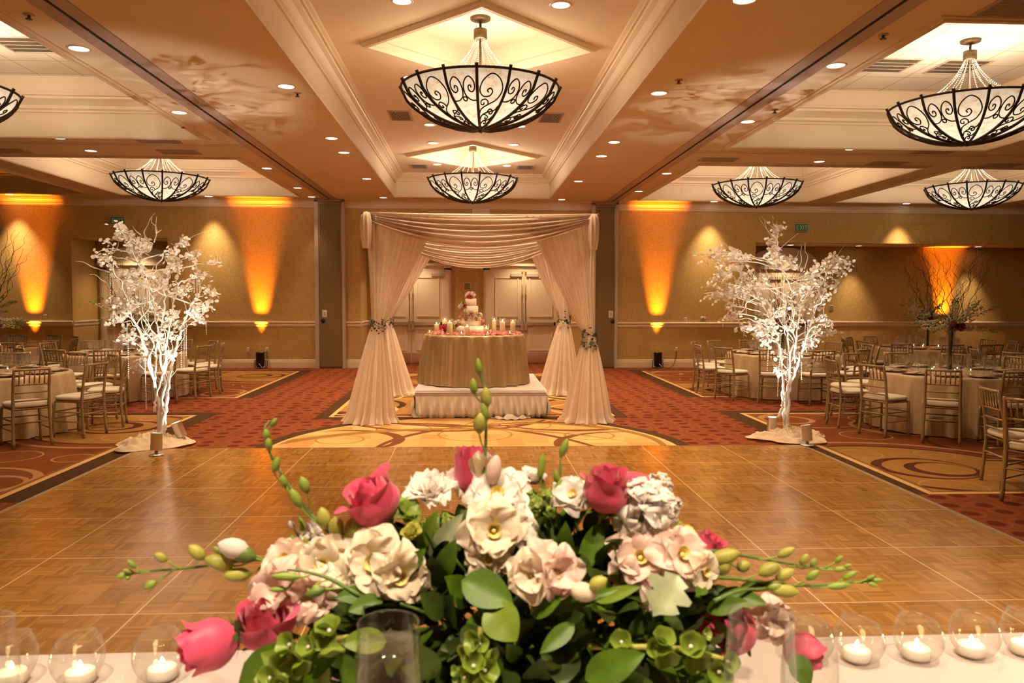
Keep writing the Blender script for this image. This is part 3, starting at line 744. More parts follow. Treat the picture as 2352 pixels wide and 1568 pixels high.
# ------------------------------------------------------------------ chandeliers
def spiral(cx, cyy, r, a0, turns, s=1, n=26, r_end=.18):
    return [(cx+cos(a0+s*2*pi*turns*t)*r*(1-(1-r_end)*t**.8), cyy+sin(a0+s*2*pi*turns*t)*r*(1-(1-r_end)*t**.8)) for t in [i/n for i in range(n+1)]]
BR, BD, NR = .872, .432, 16
def bowl(a, v, off=0):     # v: 0 rim, 1 tip
    s = max(1e-4, (1-v)); rr = BR*s; z = -BD*max(0, 1-s**2)**.62
    n_ = Vector((cos(a)*s*.6, sin(a)*s*.6, -1+.55*s)).normalized()
    p = Vector((rr*cos(a), rr*sin(a), z)); return p + n_*off
def make_chandelier():
    t = thing('bowl_chandelier', '', 'chandelier')
    q = MB(); N = 48
    q.grid(lambda u, v: bowl(2*pi*u, v*.995), N, 18, True); q.build('bowl', 'alabaster_glass', t)
    rb = MB().tube([bowl(0, 0, .018)+Vector((.018, 0, .035)), bowl(0, 0, .018)+Vector((.004, 0, .012))]+[bowl(0, i/14*.97, .018) for i in range(15)], [.019, .018]+[.016]*15, 6).mesh('rib', 'bronze')
    for k in range(NR): o = put('rib', rb, t); o.rotation_euler = (0, 0, 2*pi*k/NR)
    q = MB(); q.tube([bowl(2*pi*i/64, .0, .012) for i in range(65)], .014, 6, False); q.build('rim', 'bronze', t)
    q = MB().lathe([(.001, -BD-.055), (.018, -BD-.05), (.014, -BD-.035), (.05, -BD-.02), (.085, -BD+.012), (.06, -BD+.03)], 14); q.build('finial', 'bronze', t)
    da = 2*pi/NR
    def panel(curves, rad):
        q = MB()
        for c in curves: q.tube([bowl(da/2+u*da/2*.93, max(0, min(.97, v)), .014) for u, v in c], rad, 5)
        return q
    K_ = .168          # panel half width against the length of the meridian
    def cv(pts): return [(p.x, p.y*K_) for p in smoothpts([(x, y, 0) for x, y in pts], 5)]
    A = []   # a pair of curls over a small ring
    for s in (-1, 1):
        A.append(cv([(s*x, y) for x, y in ((.97, 1.66), (.55, 1.62), (.16, 1.30), (.05, .82), (.18, .40), (.50, .22), (.82, .42), (.88, .78), (.68, 1.02), (.44, .92), (.42, .68), (.58, .62), (.62, .75))]))
    A.append([(.17*cos(i*pi/8), (1.52+.17*sin(i*pi/8))*K_) for i in range(17)])
    Bc = [cv(c_) for c_ in (((-.95, 3.0), (-.72, 2.45), (-.1, 2.0), (.55, 1.55), (.82, .85), (.52, .3), (-.1, .12), (-.68, .42), (-.88, .95), (-.6, 1.32), (-.12, 1.30), (.10, 1.0), (-.08, .78), (-.30, .90), (-.2, 1.05)),
                            ((-.1, 2.0), (-.15, 1.72), (-.45, 1.55), (-.78, 1.72), (-.74, 2.0), (-.52, 2.02), (-.5, 1.84)),
                            ((.96, 2.1), (.8, 2.5), (.2, 2.75), (-.5, 3.1), (-.9, 3.8)), ((-.1, 2.9), (.2, 2.45), (.6, 2.6), (.62, 2.95), (.32, 3.0), (.3, 2.8)),
                            ((-.5, 3.1), (-.1, 3.15), (.3, 3.4), (.2, 3.7), (-.1, 3.65), (-.05, 3.45)), ((.96, 3.3), (.6, 3.8), (-.2, 4.0), (-.8, 4.6)), ((-.2, 4.0), (.3, 4.1), (.4, 4.45), (.05, 4.55), (0, 4.35)))]
    ma = panel(A, .0075).mesh('scrollwork', 'bronze'); mb_ = panel(Bc, .0075).mesh('scrollwork', 'bronze')
    for k in range(NR): o = put('scrollwork', ma if k % 2 else mb_, t); o.rotation_euler = (0, 0, da*k)
    MB().tube([(0, 0, -BD+.02), (0, 0, .78)], .014, 8).build('rod', 'aged_bronze', t)
    MB().lathe([(.001, .54), (.045, .545), (.075, .55), (.075, .65), (.06, .652), (.001, .653)], 24).build('collar', 'aged_bronze', t)
    MB().lathe([(.001, .735), (.05, .737), (.11, .755), (.115, .775), (.105, .78), (.001, .78)], 28).build('ceiling_canopy', 'aged_bronze', t)
    q = MB(); P0, P1, P2 = Vector((.055, 0, .55)), Vector((.19, 0, .20)), Vector((.66, 0, .0))
    n = 34
    for i in range(n):
        p = bez(P0, P1, P2, n-1)[i]; q.octa(p, .0078)
    bs = q.mesh('bead_strand', 'pearl')
    for k in range(NR):
        o = put('bead_strand', bs, t); o.rotation_euler = (0, 0, 2*pi*(k+.5)/NR)
    return t
def bez2(a, b, c, n=8): return [(p.x, p.y) for p in bez((*a, 0), (*b, 0), (*c, 0), n)]
chl = make_chandelier()
CHZ = 4.02
spots_ = [(CH[0], 'large iron bowl chandelier under the nearest diamond over the dance floor', 0), (CH[1], 'iron bowl chandelier under the far diamond above the cake canopy', .2),
          ((6.01, 9.35), 'big iron bowl chandelier cut by the right edge under the square troffers', .1), ((5.84, 15.95), 'iron bowl chandelier above the right white tree', .3), ((10.4, 15.95), 'iron bowl chandelier at the far right back', .15),
          ((-6.1, 15.95), 'iron bowl chandelier above the left white tree', .05), ((-6.12, 9.35), 'iron bowl chandelier barely showing at the left edge', .1), ((CH[2][0], CH[2][1]), 'iron bowl chandelier out of frame above the head table', 0)]
for i, ((x, y), lb, rz) in enumerate(spots_):
    o = chl if i == 0 else dup(chl, (x, y, CHZ), rz, lb)
    o.location = (x, y, CHZ); o['label'] = lb; o['group'] = 'iron bowl chandeliers'; o.rotation_euler = (0, 0, rz+R(-3))
    lamp('POINT', 'bowl_lamp', (0, 0, .06), 50 if abs(x) < 2 else 48, (1, .81, .63), o, shadow_soft_size=.15)
# chandelier of the outer left bay and its nearer neighbours, out of frame
# ------------------------------------------------------------------ wall uplights
for i, (x, y, lb, pw) in enumerate(((-4.97, WY-.17, 'black uplight can on the carpet throwing an amber beam left of the left pocket door', 1), (4.52, WY-.17, 'black uplight can on the carpet throwing an amber beam right of the right pocket door', 1),
                                 (-10.2, WY-.17, 'black uplight can hidden behind the far left tables', 1), (12.45, RY-.17, 'black uplight can hidden behind the far right tables', 1))):
    t = thing('uplight_can', lb, 'uplight', (x, y, 0), 0, 'amber wall uplights')
    MB().lathe([(.001, .03), (.07, .035), (.095, .07), (.10, .12), (.10, .36), (.108, .365), (.108, .385), (.098, .385), (.095, .37), (.06, .34)], 20).build('housing', 'black_can', t)
    q = MB()
    for s in (-1, 1): q.tube([(s*.125, 0, .2), (s*.125, 0, .02), (s*.11, .08, .006)], .008, 6)
    q.tube([(-.11, .08, .006), (.11, .08, .006)], .008, 6); q.tube([(-.125, 0, .2), (.125, 0, .2)], .006, 6); q.build('yoke', 'black_can', t)
    MB().lathe([(.0, .34), (.06, .342), (.096, .345)], 20).build('lens', 'uplens', t) if 'uplens' in MATS else MB().lathe([(.0, .34), (.06, .342), (.096, .345)], 20).build('lens', mat('uplens', (1, .4, .05, 1), .4, emit=(1, .35, .03, 1), estr=3), t)
    MB().tube([(.0, -.11, .12), (.08, -.14, .03)], .006, 6).build('knob', 'can_metal', t)
    l = lamp('SPOT', 'uplight_lamp', (0, 0, .40), 3300*pw, (1, .25, .010), t, spot_size=R(27), spot_blend=1.0, shadow_soft_size=.05)
    l.rotation_euler = (R(180-4), 0, 0)
# cord from the right uplight
tag(MB().tube(smoothpts([(4.67, WY-.17, .03), (4.75, WY-.2, .012), (4.9, WY-.12, .06), (5.0, WY-.03, .25), (5.01, WY-.015, .41)], 5), .006, 6).build('power_cord', 'black_can'), 'black power cord from the right uplight up to the wall outlet', 'cord')
tag(MB().tube(smoothpts([(-4.82, WY-.17, .03), (-4.82, WY-.12, .012), (-4.84, WY-.03, .2), (-4.85, WY-.015, .40)], 5), .006, 6).build('power_cord', 'black_can'), 'black power cord from the left uplight up to the wall outlet', 'cord')
# ------------------------------------------------------------------ chiavari chairs
def make_chair():
    t = thing('chiavari_chair', '', 'chair')
    def post(s):
        P = smoothpts([(s*.19, -.215, 0), (s*.185, -.195, .25), (s*.18, -.19, .43), (s*.178, -.215, .66), (s*.176, -.26, .885)], 4)
        rr = [.0155+(.004 if i % 4 == 1 else 0) for i in range(len(P))]; rr[-1] = .012; return MB().tube(P, rr, 8)
    def fleg(s):
        P = [Vector((s*(.19+.012*(1-i/8)), .185+.012*(1-i/8), .43*i/8)) for i in range(9)]
        return MB().tube(P, [.013+(.004 if i % 3 == 1 else 0)+.003*i/8 for i in range(9)], 8)
    for s in (-1, 1): post(s).build('leg', 'gold_paint', t); fleg(s).build('leg', 'gold_paint', t)
    q = MB(); q.bbox(-.20, .20, -.20, .20, .415, .445, .02); q.build('seat_frame', 'gold_paint', t)
    q = MB()
    def cush(u, v):
        a = 2*pi*u; k = 1-v
        ca, sa = cos(a), sin(a); e = 2/4.5
        x = math.copysign(abs(ca)**e, ca); y = math.copysign(abs(sa)**e, sa)
        pr = [(1.0, .446), (1.05, .452), (1.07, .468), (1.05, .485), (.97, .495), (.6, .502), (.0, .504)]
        f, z = pr[min(6, int(round(v*6)))]
        return (x*.195*f, y*.195*f, z)
    q.grid(cush, 28, 6, True); q.build('cushion', 'cushion_fabric', t)
    def yb(z): return -.19-.07*((max(z, .43)-.43)/.455)**1.4
    for z, r_ in ((.865, .015), (.70, .011), (.61, .010), (.52, .010)):
        MB().tube([(-.178, yb(z), z), (-.06, yb(z)-.012, z+.002), (.06, yb(z)-.012, z+.002), (.178, yb(z), z)], r_, 6).build('back_rail', 'gold_paint', t)
    for k in range(6):
        x = -.125+.05*k
        MB().tube([(x, yb(.70)-.01, .70), (x, yb(.78)-.012, .78), (x, yb(.865)-.01, .865)], [.006, .0085, .006], 5).build('spindle', 'gold_paint', t)
    for s in (-1, 1):
        for z in (.30, .19): MB().tube([(s*.187, -.20, z), (s*.194, .19, z)], .0085, 6).build('stretcher', 'gold_paint', t)
    for y, z in ((.19, .30), (.19, .22), (-.20, .28)): MB().tube([(-.19, y, z), (.19, y, z)], .0085, 6).build('stretcher', 'gold_paint', t)
    return t
chair0 = make_chair(); chair_used = False

def tablecloth(name, c, r, zt, z0, n, mats, label, seed, flare=.05, amp=.035, cat='tablecloth', group=None):
    rn = random.Random(seed); K = [(n, rn.random()*6, 1.0), (n+3, rn.random()*6, .6), (n*2+1, rn.random()*6, .35)]
    def fold(a): return sum(w_*sin(k*a+p_) for k, p_, w_ in K)
    rows = [(0, zt, 0), (.5*r, zt, 0), (.92*r, zt, 0), (.985*r, zt-.003, 0), (1.0*r, zt-.012, .04), (1.006*r, zt-.035, .16)]
    m_ = 16
    for i in range(1, m_+1):
        t = i/m_; rows.append((r*1.008+flare*t, zt-.035-(zt-.035-z0)*t, .18+.82*t**.6))
    q = MB(); N = 200
    v = [(c[0]+max(.001, rr+amp*k*(fold(2*pi*j/N)*.6-.25*abs(fold(2*pi*j/N+.11))))*cos(2*pi*j/N), c[1]+max(.001, rr+amp*k*(fold(2*pi*j/N)*.6-.25*abs(fold(2*pi*j/N+.11))))*sin(2*pi*j/N), z) for rr, z, k in rows for j in range(N)]
    f = [(i*N+j, i*N+(j+1) % N, (i+1)*N+(j+1) % N, (i+1)*N+j) for i in range(len(rows)-1) for j in range(N)]
    q.add([(a-0, b_, z) for a, b_, z in v], [tuple(reversed(x)) for x in f]); o = q.build(name, mats)
    return tag(o, label, cat, group)

# place-setting prototypes
charger_me = MB().lathe([(.001, .004), (.10, .004), (.125, .008), (.16, .014), (.165, .012), (.12, .001), (.001, .001)], 28).mesh('charger_plate', 'charger')
q = MB(); q.bbox(-.045, .045, -.11, .11, .014, .026, .01); q.bbox(-.04, .04, -.10, .105, .026, .034, .008); q.bbox(-.10, .10, -.05, .045, .010, .02, .01); napkin_me = q.mesh('napkin', 'napkin')
GOB = [(.033, 0), (.032, .003), (.008, .008), (.0042, .02), (.004, .075), (.010, .083), (.028, .10), (.040, .128), (.041, .15), (.036, .185)]
FLU = [(.030, 0), (.029, .003), (.007, .008), (.004, .02), (.004, .09), (.012, .10), (.022, .13), (.026, .17), (.024, .215)]
goblet_me = MB().lathe(GOB, 16).mesh('wine_glass', 'table_glass'); flute_me = MB().lathe(FLU, 14).mesh('champagne_flute', 'table_glass')
vot_me = MB().lathe([(.022, .001), (.030, .004), (.034, .03), (.036, .065), (.033, .065), (.031, .03), (.001, .008)], 14).mesh('cup', 'votive_glass')
votc_me = MB().lathe([(.027, .009), (.027, .028), (.001, .028)], 12).mesh('candle', 'ivory_wax'); votf_me = MB().ball((0, 0, .042), .008, 8, 5, (.7, .7, 1.5)).mesh('flame', 'flame')

def tall_centerpiece():
    rn = random.Random(5)
    t = thing('tall_centerpiece', '', 'flower arrangement')
    MB().lathe([(.05, .001), (.052, .01), (.045, .06), (.047, .35), (.055, .575), (.051, .575), (.043, .35), (.041, .06), (.001, .015)], 20).build('vase', 'clear_glass', t)
    q = MB()
    for k in range(14):
        a = k*2.4; q.tube([(.025*cos(a), .025*sin(a), .03), (.03*cos(a+2), .03*sin(a+2), .55), (.09*cos(a+2), .09*sin(a+2), .66)], .006, 5)
    q.build('stems', 'vase_green', t)
    # white flower sprays
    for k in range(13):
        a = 2*pi*k/13+rn.random()*.4; e = rn.choice((.05, .25, .5, .8)); L = .42+.22*rn.random()
        d = Vector((cos(a)*cos(e), sin(a)*cos(e), sin(e)))
        P = [Vector((0, 0, .60))+d*L*s+Vector((0, 0, -.10*s*s*(1 if e < .4 else .3))) for s in [i/8 for i in range(9)]]
        st_ = MB().tube(P, .004, 4).build('spray', 'stem_green', t); q = MB(); fl_ = MB()
        for s in range(64):
            u = rn.random()**.8; p = P[min(8, int(u*8))].lerp(P[min(8, int(u*8)+1)], u*8 % 1)
            rr = .07*(1-u*.75)+.008; o = Vector((rn.gauss(0, 1), rn.gauss(0, 1), rn.gauss(0, 1))).normalized()*rr*rn.random()**.4
            (q if u < .82 else fl_).ball(p+o, .017*(1.25-u*.7), 6, 4, (1, 1, .7))
        tag(q.build('florets', 'white_floret', st_), kind='stuff')
        if fl_.v: fl_.build('tip_buds', 'green_bud', st_)
    for a in (-1.9, -1.2, .4, 2.3):
        q = MB()
        for k in range(26):
            o = Vector((rn.gauss(0, 1), rn.gauss(0, 1), rn.gauss(0, 1))).normalized()
            q.m = Matrix.Translation(Vector((.14*cos(a), .14*sin(a), .60))+o*.05) @ frame(o)
            q.add([(-.03, 0, 0), (0, -.022, -.006), (.03, 0, 0), (0, .022, .012), (0, 0, .012)], [(0, 1, 4), (1, 2, 4), (2, 3, 4), (3, 0, 4)])
        q.build('dark_bloom', 'burgundy', t)
    for k in range(9):
        a = 2*pi*k/9+rn.random()*.5; sp = .18+.30*rn.random(); h = .75+.45*rn.random()
        q = MB()
        def wig(p0, a, sp, h, r0, n, depth):
            P = []
            for i in range(n+1):
                s = i/n; w_ = .028*(1 if i else 0)
                P.append(Vector(p0)+Vector((cos(a)*sp*s**.8+w_*sin(i*2.1+a*7), sin(a)*sp*s**.8+w_*cos(i*1.7+a*5), h*s)))
            P = smoothpts(P, 3); q.tube(P, [r0*(1-.75*i/len(P)) for i in range(len(P))], 5)
            if depth:
                for j in range(3):
                    p = P[int(len(P)*(.35+.18*j))]; wig(p, a+rn.uniform(-1.2, 1.2), sp*.5, h*(.45-.08*j), r0*.55, 6, depth-1)
        wig((.03*cos(a), .03*sin(a), .58), a, sp, h, .0055, 10, 1); q.build('willow_branch', 'willow', t)
    return t
cp0 = tall_centerpiece(); cp_used = False

TABLES = [  # key, centre, angle offset, words
 ('right front', (6.3, 10.0), 175, 'nearest right table'),
 ('right middle', (5.5, 13.6), 182, 'table behind right tree'),
 ('right back', (9.1, 15.2), 164, 'table before right amber panel'),
 ('right far', (9.75, 12.1), 170, 'right-edge table'),
 ('left front', (-6.0, 10.0), -13, 'nearest left table'),
 ('left middle', (-5.85, 13.6), -76, 'table behind left tree'),
 ('left back', (-9.1, 15.2), -20, 'far left table'),
]
ZTAB = .73
def infr(p, mx=30):
    x, y = px(p); return -mx < x < 2352+mx and y < 1600
def facing(p, c):
    d = Vector((c[0]-p[0], c[1]-p[1])).normalized(); v = Vector((p[0], p[1])).normalized()
    k = d.dot(v)
    return 'seen from behind' if k > .55 else ('seen from front' if k < -.55 else 'seen side-on')
for ti, (key, c, off, words) in enumerate(TABLES):
    tablecloth('tablecloth', c, .945, ZTAB, .012, 23, 'champagne_satin', f'champagne satin cloth to the floor over the {words}', 20+ti, amp=.05, group='round tablecloths')
    spots = []
    for k in range(12):
        a = R(off+30*k); d_ = 1.30+rnd.uniform(-.03, .04)
        p = (c[0]+d_*cos(a), c[1]+d_*sin(a), 0)
        if infr((p[0], p[1], .7), 45): spots.append((px((p[0], p[1], .45))[0], p, a))
    spots.sort()
    for n_, (sx, p, a) in enumerate(spots):
        lb = f'gold chiavari chair {facing(p, c)}, {ORD[n_]} from left at the {words}'
        rz = a+pi/2+rnd.uniform(-.06, .06)
        if not chair_used: o = chair0; o.location = p; o.rotation_euler = (0, 0, rz); o['label'] = lb; chair_used = True
        else: o = dup(chair0, p, rz, lb)
        o['group'] = f'chairs at {words}'
    for k in range(12):
        a = R(off+30*k+2)
        p = (c[0]+.74*cos(a), c[1]+.74*sin(a), ZTAB)
        if not infr(p, 10): continue
        o = put('charger_plate', charger_me, None, p); tag(o, f'burgundy charger plate set round the {words}', 'plate', f'charger plates on {words}')
        o = put('napkin', napkin_me, None, (p[0], p[1], ZTAB-.001)); o.rotation_euler = (0, 0, a+pi/2+.3); o.location.z = ZTAB; tag(o, f'folded ivory napkin on a charger plate at the {words}', 'napkin', f'napkins on {words}')
        for j, (rr, da_) in enumerate(((.52, .13), (.45, -.02), (.54, -.17))):
            aa = a+da_; pp = (c[0]+rr*cos(aa), c[1]+rr*sin(aa), ZTAB)
            if j == 2 and key in ('right far', 'left back'): continue
            o = put('champagne_flute' if j == 1 else 'wine_glass', flute_me if j == 1 else goblet_me, None, pp)
            o.scale = (1.08,)*3
            tag(o, ('slim champagne flute' if j == 1 else 'empty wine glass')+f' standing on the {words}', 'glass', ('champagne flutes' if j == 1 else 'wine glasses')+f' on {words}')
    for k in range(5):
        a = R(36+72*k+ti*20); p = (c[0]+.24*cos(a), c[1]+.24*sin(a), ZTAB)
        if not infr(p, 5): continue
        t = thing('votive_candle', f'small lit votive round the centrepiece of the {words}', 'candle', p, 0, f'votives on {words}')
        put('cup', vot_me, t); put('candle', votc_me, t); put('flame', votf_me, t)
    if key != 'right far':
        lb = f'tall vase of white sprays and curly willow on the {words}'
        if not cp_used: o = cp0; cp_used = True
        else: o = dup(cp0, (0, 0, 0))
        o.location = (c[0], c[1], ZTAB); o.rotation_euler = (0, 0, ti*1.1); o['label'] = lb; o['group'] = 'tall centrepieces'
# two chairs of the nearest table, cut by the right edge
for p, rz, lb in (((4.93, 6.78, 0), R(-100), 'gold chiavari chair seen side-on at the right edge, farther of the two nearest the camera'),
                  ((4.70, 6.18, 0), R(-62), 'gold chiavari chair at the right edge, nearest of all to the camera')):
    o = dup(chair0, p, rz, lb); o['group'] = 'chairs at the right edge'
# ------------------------------------------------------------------ lit white trees
def white_tree(base, Y, seed, clusters, zoom, org, lower, tips, beads, trunk, label, zf=.62):
    rn = random.Random(seed)
    root = thing('branch_tree', label, 'tree', base)
    bv = Vector(base); wood = MB(); leaves = MB(); twigs = wood
    def P(x, y, dy=0): p = onY(org[0]+x/zoom, org[1]+y/zoom, Y+dy); return p-bv
    # trunk stems
    stems = []
    for pts, r0 in trunk:
        L = [Vector(onY(a, b_, Y+d_))-bv for a, b_, d_ in pts]; L = smoothpts(L, 5)
        L = [p+Vector((rn.gauss(0, .006), rn.gauss(0, .006), 0)) for p in L]
        wood.tube(L, [r0*(1.05-.70*(i/len(L))**.7) for i in range(len(L))], 7); stems.append(L)
    allp = [p for L in stems for p in L if p.z > zf]
    def leaf(p, d, s):
        leaves.m = Matrix.Translation(p) @ frame(d, (rn.gauss(0, 1), rn.gauss(0, 1), rn.gauss(0, 1)))
        n = 8; a_, b_ = s, s*rn.uniform(.68, .92); cv = rn.uniform(-.2, .25)*s
        v = [(a_*cos(2*pi*i/n), b_*sin(2*pi*i/n), cv*cos(2*pi*i/n)**2) for i in range(n)]+[(0, 0, -cv*.3)]
        leaves.add(v, [(i, (i+1) % n, n) for i in range(n)])
    CL = [(P(x, y, rn.gauss(0, .22)), r_*1.1/zoom*Y/FPX, n) for x, y, r_, n in clusters]+[(Vector(onY(x, y, Y+rn.gauss(0, .15)))-bv, r_*Y/FPX, n) for x, y, r_, n in lower]
    for c, r_, n in CL:
        # a branch from the best stem point below the cluster
        best = min(allp, key=lambda p: (p-c).length+max(0, p.z-c.z+.1)*2+ (0 if p.z < c.z else .5))
        d = c-best; mid = best+d*.5+Vector((rn.gauss(0, .03), rn.gauss(0, .05), .10*min(1, d.length)+.02))
        n0 = 9; Pn = bez(best, mid, c, n0)
        Pn = [p+Vector((rn.gauss(0, .010), rn.gauss(0, .010), rn.gauss(0, .008)))*(0 if i == 0 else 1) for i, p in enumerate(Pn)]
        Pn = smoothpts(Pn, 2); wood.tube(Pn, [.0072-.0044*i/len(Pn) for i in range(len(Pn))], 5)
        for q in Pn[6:]: allp.append(q) if rn.random() < .25 else None
        k = max(3, int(n/2.6))
        for j in range(k):
            o = Vector((rn.gauss(0, 1), rn.gauss(0, 1), rn.gauss(0, .8))).normalized()*r_*rn.uniform(.5, 1.1)
            s = Pn[rn.randrange(len(Pn)//2, len(Pn))]; e = c+o
            tw = bez(s, (s+e)/2+Vector((0, 0, .05)), e+Vector((0, 0, -.02)), 7); twigs.tube(tw, [.0032-.0014*i/7 for i in range(8)], 4)
            for h in range(int(n*2.9/k)+1):
                q = tw[rn.randrange(2, 8)]+Vector((rn.gauss(0, .028), rn.gauss(0, .028), rn.gauss(0, .028)-.010))
                leaf(q, (rn.gauss(0, .8), -1+rn.gauss(0, .8), rn.gauss(.3, .9)), rn.uniform(.016, .027))
    for pts in tips:
        L = smoothpts([P(x, y, rn.gauss(0, .02)) for x, y in pts], 4); wood.tube(L, [.007-.005*i/len(L) for i in range(len(L))], 5)
    for k in range(12):
        s = allp[rn.randrange(len(allp))]
        e = Vector((rn.gauss(0, .22), rn.gauss(0, .18), rn.uniform(1.5, 2.15))); m_ = [s.lerp(e, t)+Vector((rn.gauss(0, .035), rn.gauss(0, .035), 0)) for t in (.2, .4, .6, .8)]
        L = smoothpts([s]+m_+[e], 5); wood.tube(L, [.0085-.0065*i/len(L) for i in range(len(L))], 5)
    for k in range(34):
        s = allp[rn.randrange(len(allp))]; a = rn.uniform(0, 2*pi)
        e = s+Vector((cos(a)*.22, sin(a)*.22, rn.uniform(.1, .4))); m_ = (s+e)/2+Vector((rn.gauss(0, .06), rn.gauss(0, .06), 0))
        twigs.tube(smoothpts(bez(s, m_, e, 4), 2), [.004-.0028*i/9 for i in range(9)], 4)
    wood.build('branches', 'white_branch', root); leaves.build('foliage', 'white_leaf', root)
    for pts in beads:
        q = MB(); dy = rn.gauss(0, .15)
        L = [Vector(onY(x, y, Y+dy-.1))-bv for x, y in pts]; L = smoothpts(L, 24) if len(L) > 2 else [L[0].lerp(L[1], i/60) for i in range(61)]
        acc = 0; last = None
        for p in L:
            if last is None or (p-last).length > .0165: q.octa(p, .0085); last = p
        q.build('bead_strand', 'crystal_bead', root)
    return root
CLL = [(545,205,60,9),(610,270,100,14),(500,330,60,6),(400,470,110,8),(310,610,40,3),(410,630,70,8),(720,390,120,24),(850,430,100,20),(740,490,120,18),(1140,540,80,10),(1220,520,60,6),(1330,420,70,10),(1230,650,80,12),(1270,740,40,4),(1140,710,40,4),(1420,530,50,3),(1480,560,90,10),(1720,660,90,5),(1530,760,80,8),(1640,800,30,2),(550,830,90,14),(610,930,110,16),(760,760,110,14),(980,900,70,8),(1100,890,100,10),(1230,990,110,14),(1370,960,100,10),(1650,1000,100,14),(1500,1100,80,6),(490,1120,90,12),(560,1200,110,20),(520,1330,90,12),(900,1100,100,14),(1040,1250,90,10),(1200,1270,80,10),(1490,1230,110,18),(1660,1180,40,3),(1530,1340,70,8),(1180,1370,80,8),(680,1490,110,14),(1080,1400,60,5),(1220,1530,70,6),(760,900,90,8),(640,1170,80,10)]
LOWL = [(288,783,22,10),(319,834,25,24),(324,798,22,12),(398,814,16,10),(377,783,18,8),(345,770,20,8)]
TIPL = [[(900,380),(840,290),(880,200),(920,110),(970,50)],[(960,400),(990,300),(985,210),(930,160),(940,90)],[(985,290),(980,210),(992,92)],[(800,310),(740,260),(700,195)],[(1265,420),(1275,370),(1262,330)],[(430,760),(230,700),(120,640),(15,625)],[(440,900),(340,860),(260,790),(190,785)],[(985,290),(1030,260),(1055,250)]]
BDL = [[(294,770),(295,868)],[(333,822),(336,938)],[(417,742),(417,842)],[(423,742),(423,845)],[(428,742),(428,815)],[(473,738),(474,769)],[(262,622),(254,640),(254,697)],[(262,622),(263,650)],[(452,640),(453,676)],[(446,640),(446,672)],[(458,642),(459,680)],[(335,725),(335,768)],[(428,745),(427,800)],[(292,742),(291,772)],[(374,850),(374,830)],[(340,722),(341,760)]]
b0 = onZ(372, 1022, 0)
TRL = [([(370,1018,0),(366,985,.01),(368,940,.0),(360,905,.02),(352,870,-.03),(345,830,-.08),(330,790,-.12),(318,755,-.15),(300,725,-.18)], .030),
       ([(374,1018,.02),(376,985,0),(380,950,.02),(384,905,.03),(390,865,.06),(398,825,.1),(410,780,.12),(425,735,.14),(445,690,.1)], .028),
       ([(371,1018,-.03),(371,985,-.03),(374,950,-.02),(372,915,-.04),(378,885,-.05),(372,840,0),(366,790,.05),(358,730,.08),(350,670,.1)], .024),
       ([(368,1016,.0),(373,975,.04),(366,930,.05),(358,890,.08),(356,850,.12),(360,800,.2),(372,740,.25),(380,680,.3)], .022),
       ([(355,945,-.03),(357,925,-.02),(362,895,0),(372,870,.0),(378,840,-.1),(384,790,-.18),(392,740,-.22),(400,690,-.25)], .018)]
white_tree((b0.x, b0.y, .0), b0.y, 3, CLL, 5.228, (170, 480), LOWL, TIPL, BDL, TRL, 'white branch tree with round pale leaves and bead strands left of the dance floor')
CLR = [(960,80,50,3),(1000,170,90,14),(970,280,50,6),(900,330,60,4),(940,400,80,12),(930,490,90,16),(1040,520,110,18),(1120,600,90,10),(100,470,50,4),(250,470,60,5),(310,530,50,6),(370,410,30,2),(490,470,90,16),(530,440,60,6),(500,560,90,14),(610,540,50,5),(700,460,40,3),(340,620,50,4),(240,730,30,2),(340,720,80,8),(430,700,60,5),(640,700,90,14),(560,800,110,18),(760,810,110,18),(400,840,80,10),(250,830,60,6),(190,890,40,3),(250,940,60,5),(350,920,70,7),(450,880,70,8),(620,880,100,12),(420,1040,50,4),(450,1120,60,5),(370,1180,50,4),(860,720,60,6),(1600,520,110,22),(1700,540,90,14),(1790,540,60,7),(1470,570,60,6),(1640,630,90,12),(1720,650,50,5),(1440,640,90,10),(1370,690,80,10),(1540,740,90,12),(1680,770,80,9),(1230,850,90,16),(1320,800,60,6),(1460,840,80,10),(1450,930,100,12),(1540,930,50,4),(1430,1020,80,10),(1300,1010,70,6),(950,1090,50,5),(1010,1080,60,6),(810,1190,70,8),(700,1260,70,8),(770,1320,110,24),(860,1380,80,14),(620,1270,60,6),(900,1270,80,8),(1200,1110,60,6),(1240,1200,60,6),(1110,1250,50,4),(1600,1190,80,10),(1450,1180,70,6),(1500,1290,70,8),(1430,1310,60,6),(1600,1330,80,9),(1430,1400,80,12),(1180,1230,60,5),(1100,940,80,8),(860,970,70,7)]
LOWR = [(1795,808,18,8),(1832,812,20,8),(1850,835,16,6),(1874,834,8,3),(1858,790,20,10),(1790,850,12,4)]
TIPR = [[(1220,640),(1260,520),(1250,440),(1262,360)],[(1290,620),(1330,480),(1300,420),(1300,340),(1285,310)],[(740,740),(715,660),(650,590),(660,560)],[(900,720),(870,640),(860,580)],[(1200,1500),(1215,1400),(1200,1330)]]
BDR = [[(1683,672),(1686,700),(1694,730),(1702,752)],[(1695,683),(1702,708),(1710,685)],[(1714,682),(1714,718)],[(1893,658),(1892,724)],[(1708,757),(1709,773)],[(1763,762),(1765,790),(1762,853)],[(1788,842),(1786,908)],[(1809,815),(1807,905)],[(1841,832),(1841,870)],[(1794,762),(1790,840)],[(1797,690),(1797,740)],[(1807,680),(1806,725)],[(1850,735),(1848,800)],[(1856,740),(1853,795)],[(1757,790),(1757,800)],[(1765,660),(1764,690)]]
b1 = onZ(1806, 1008, 0)
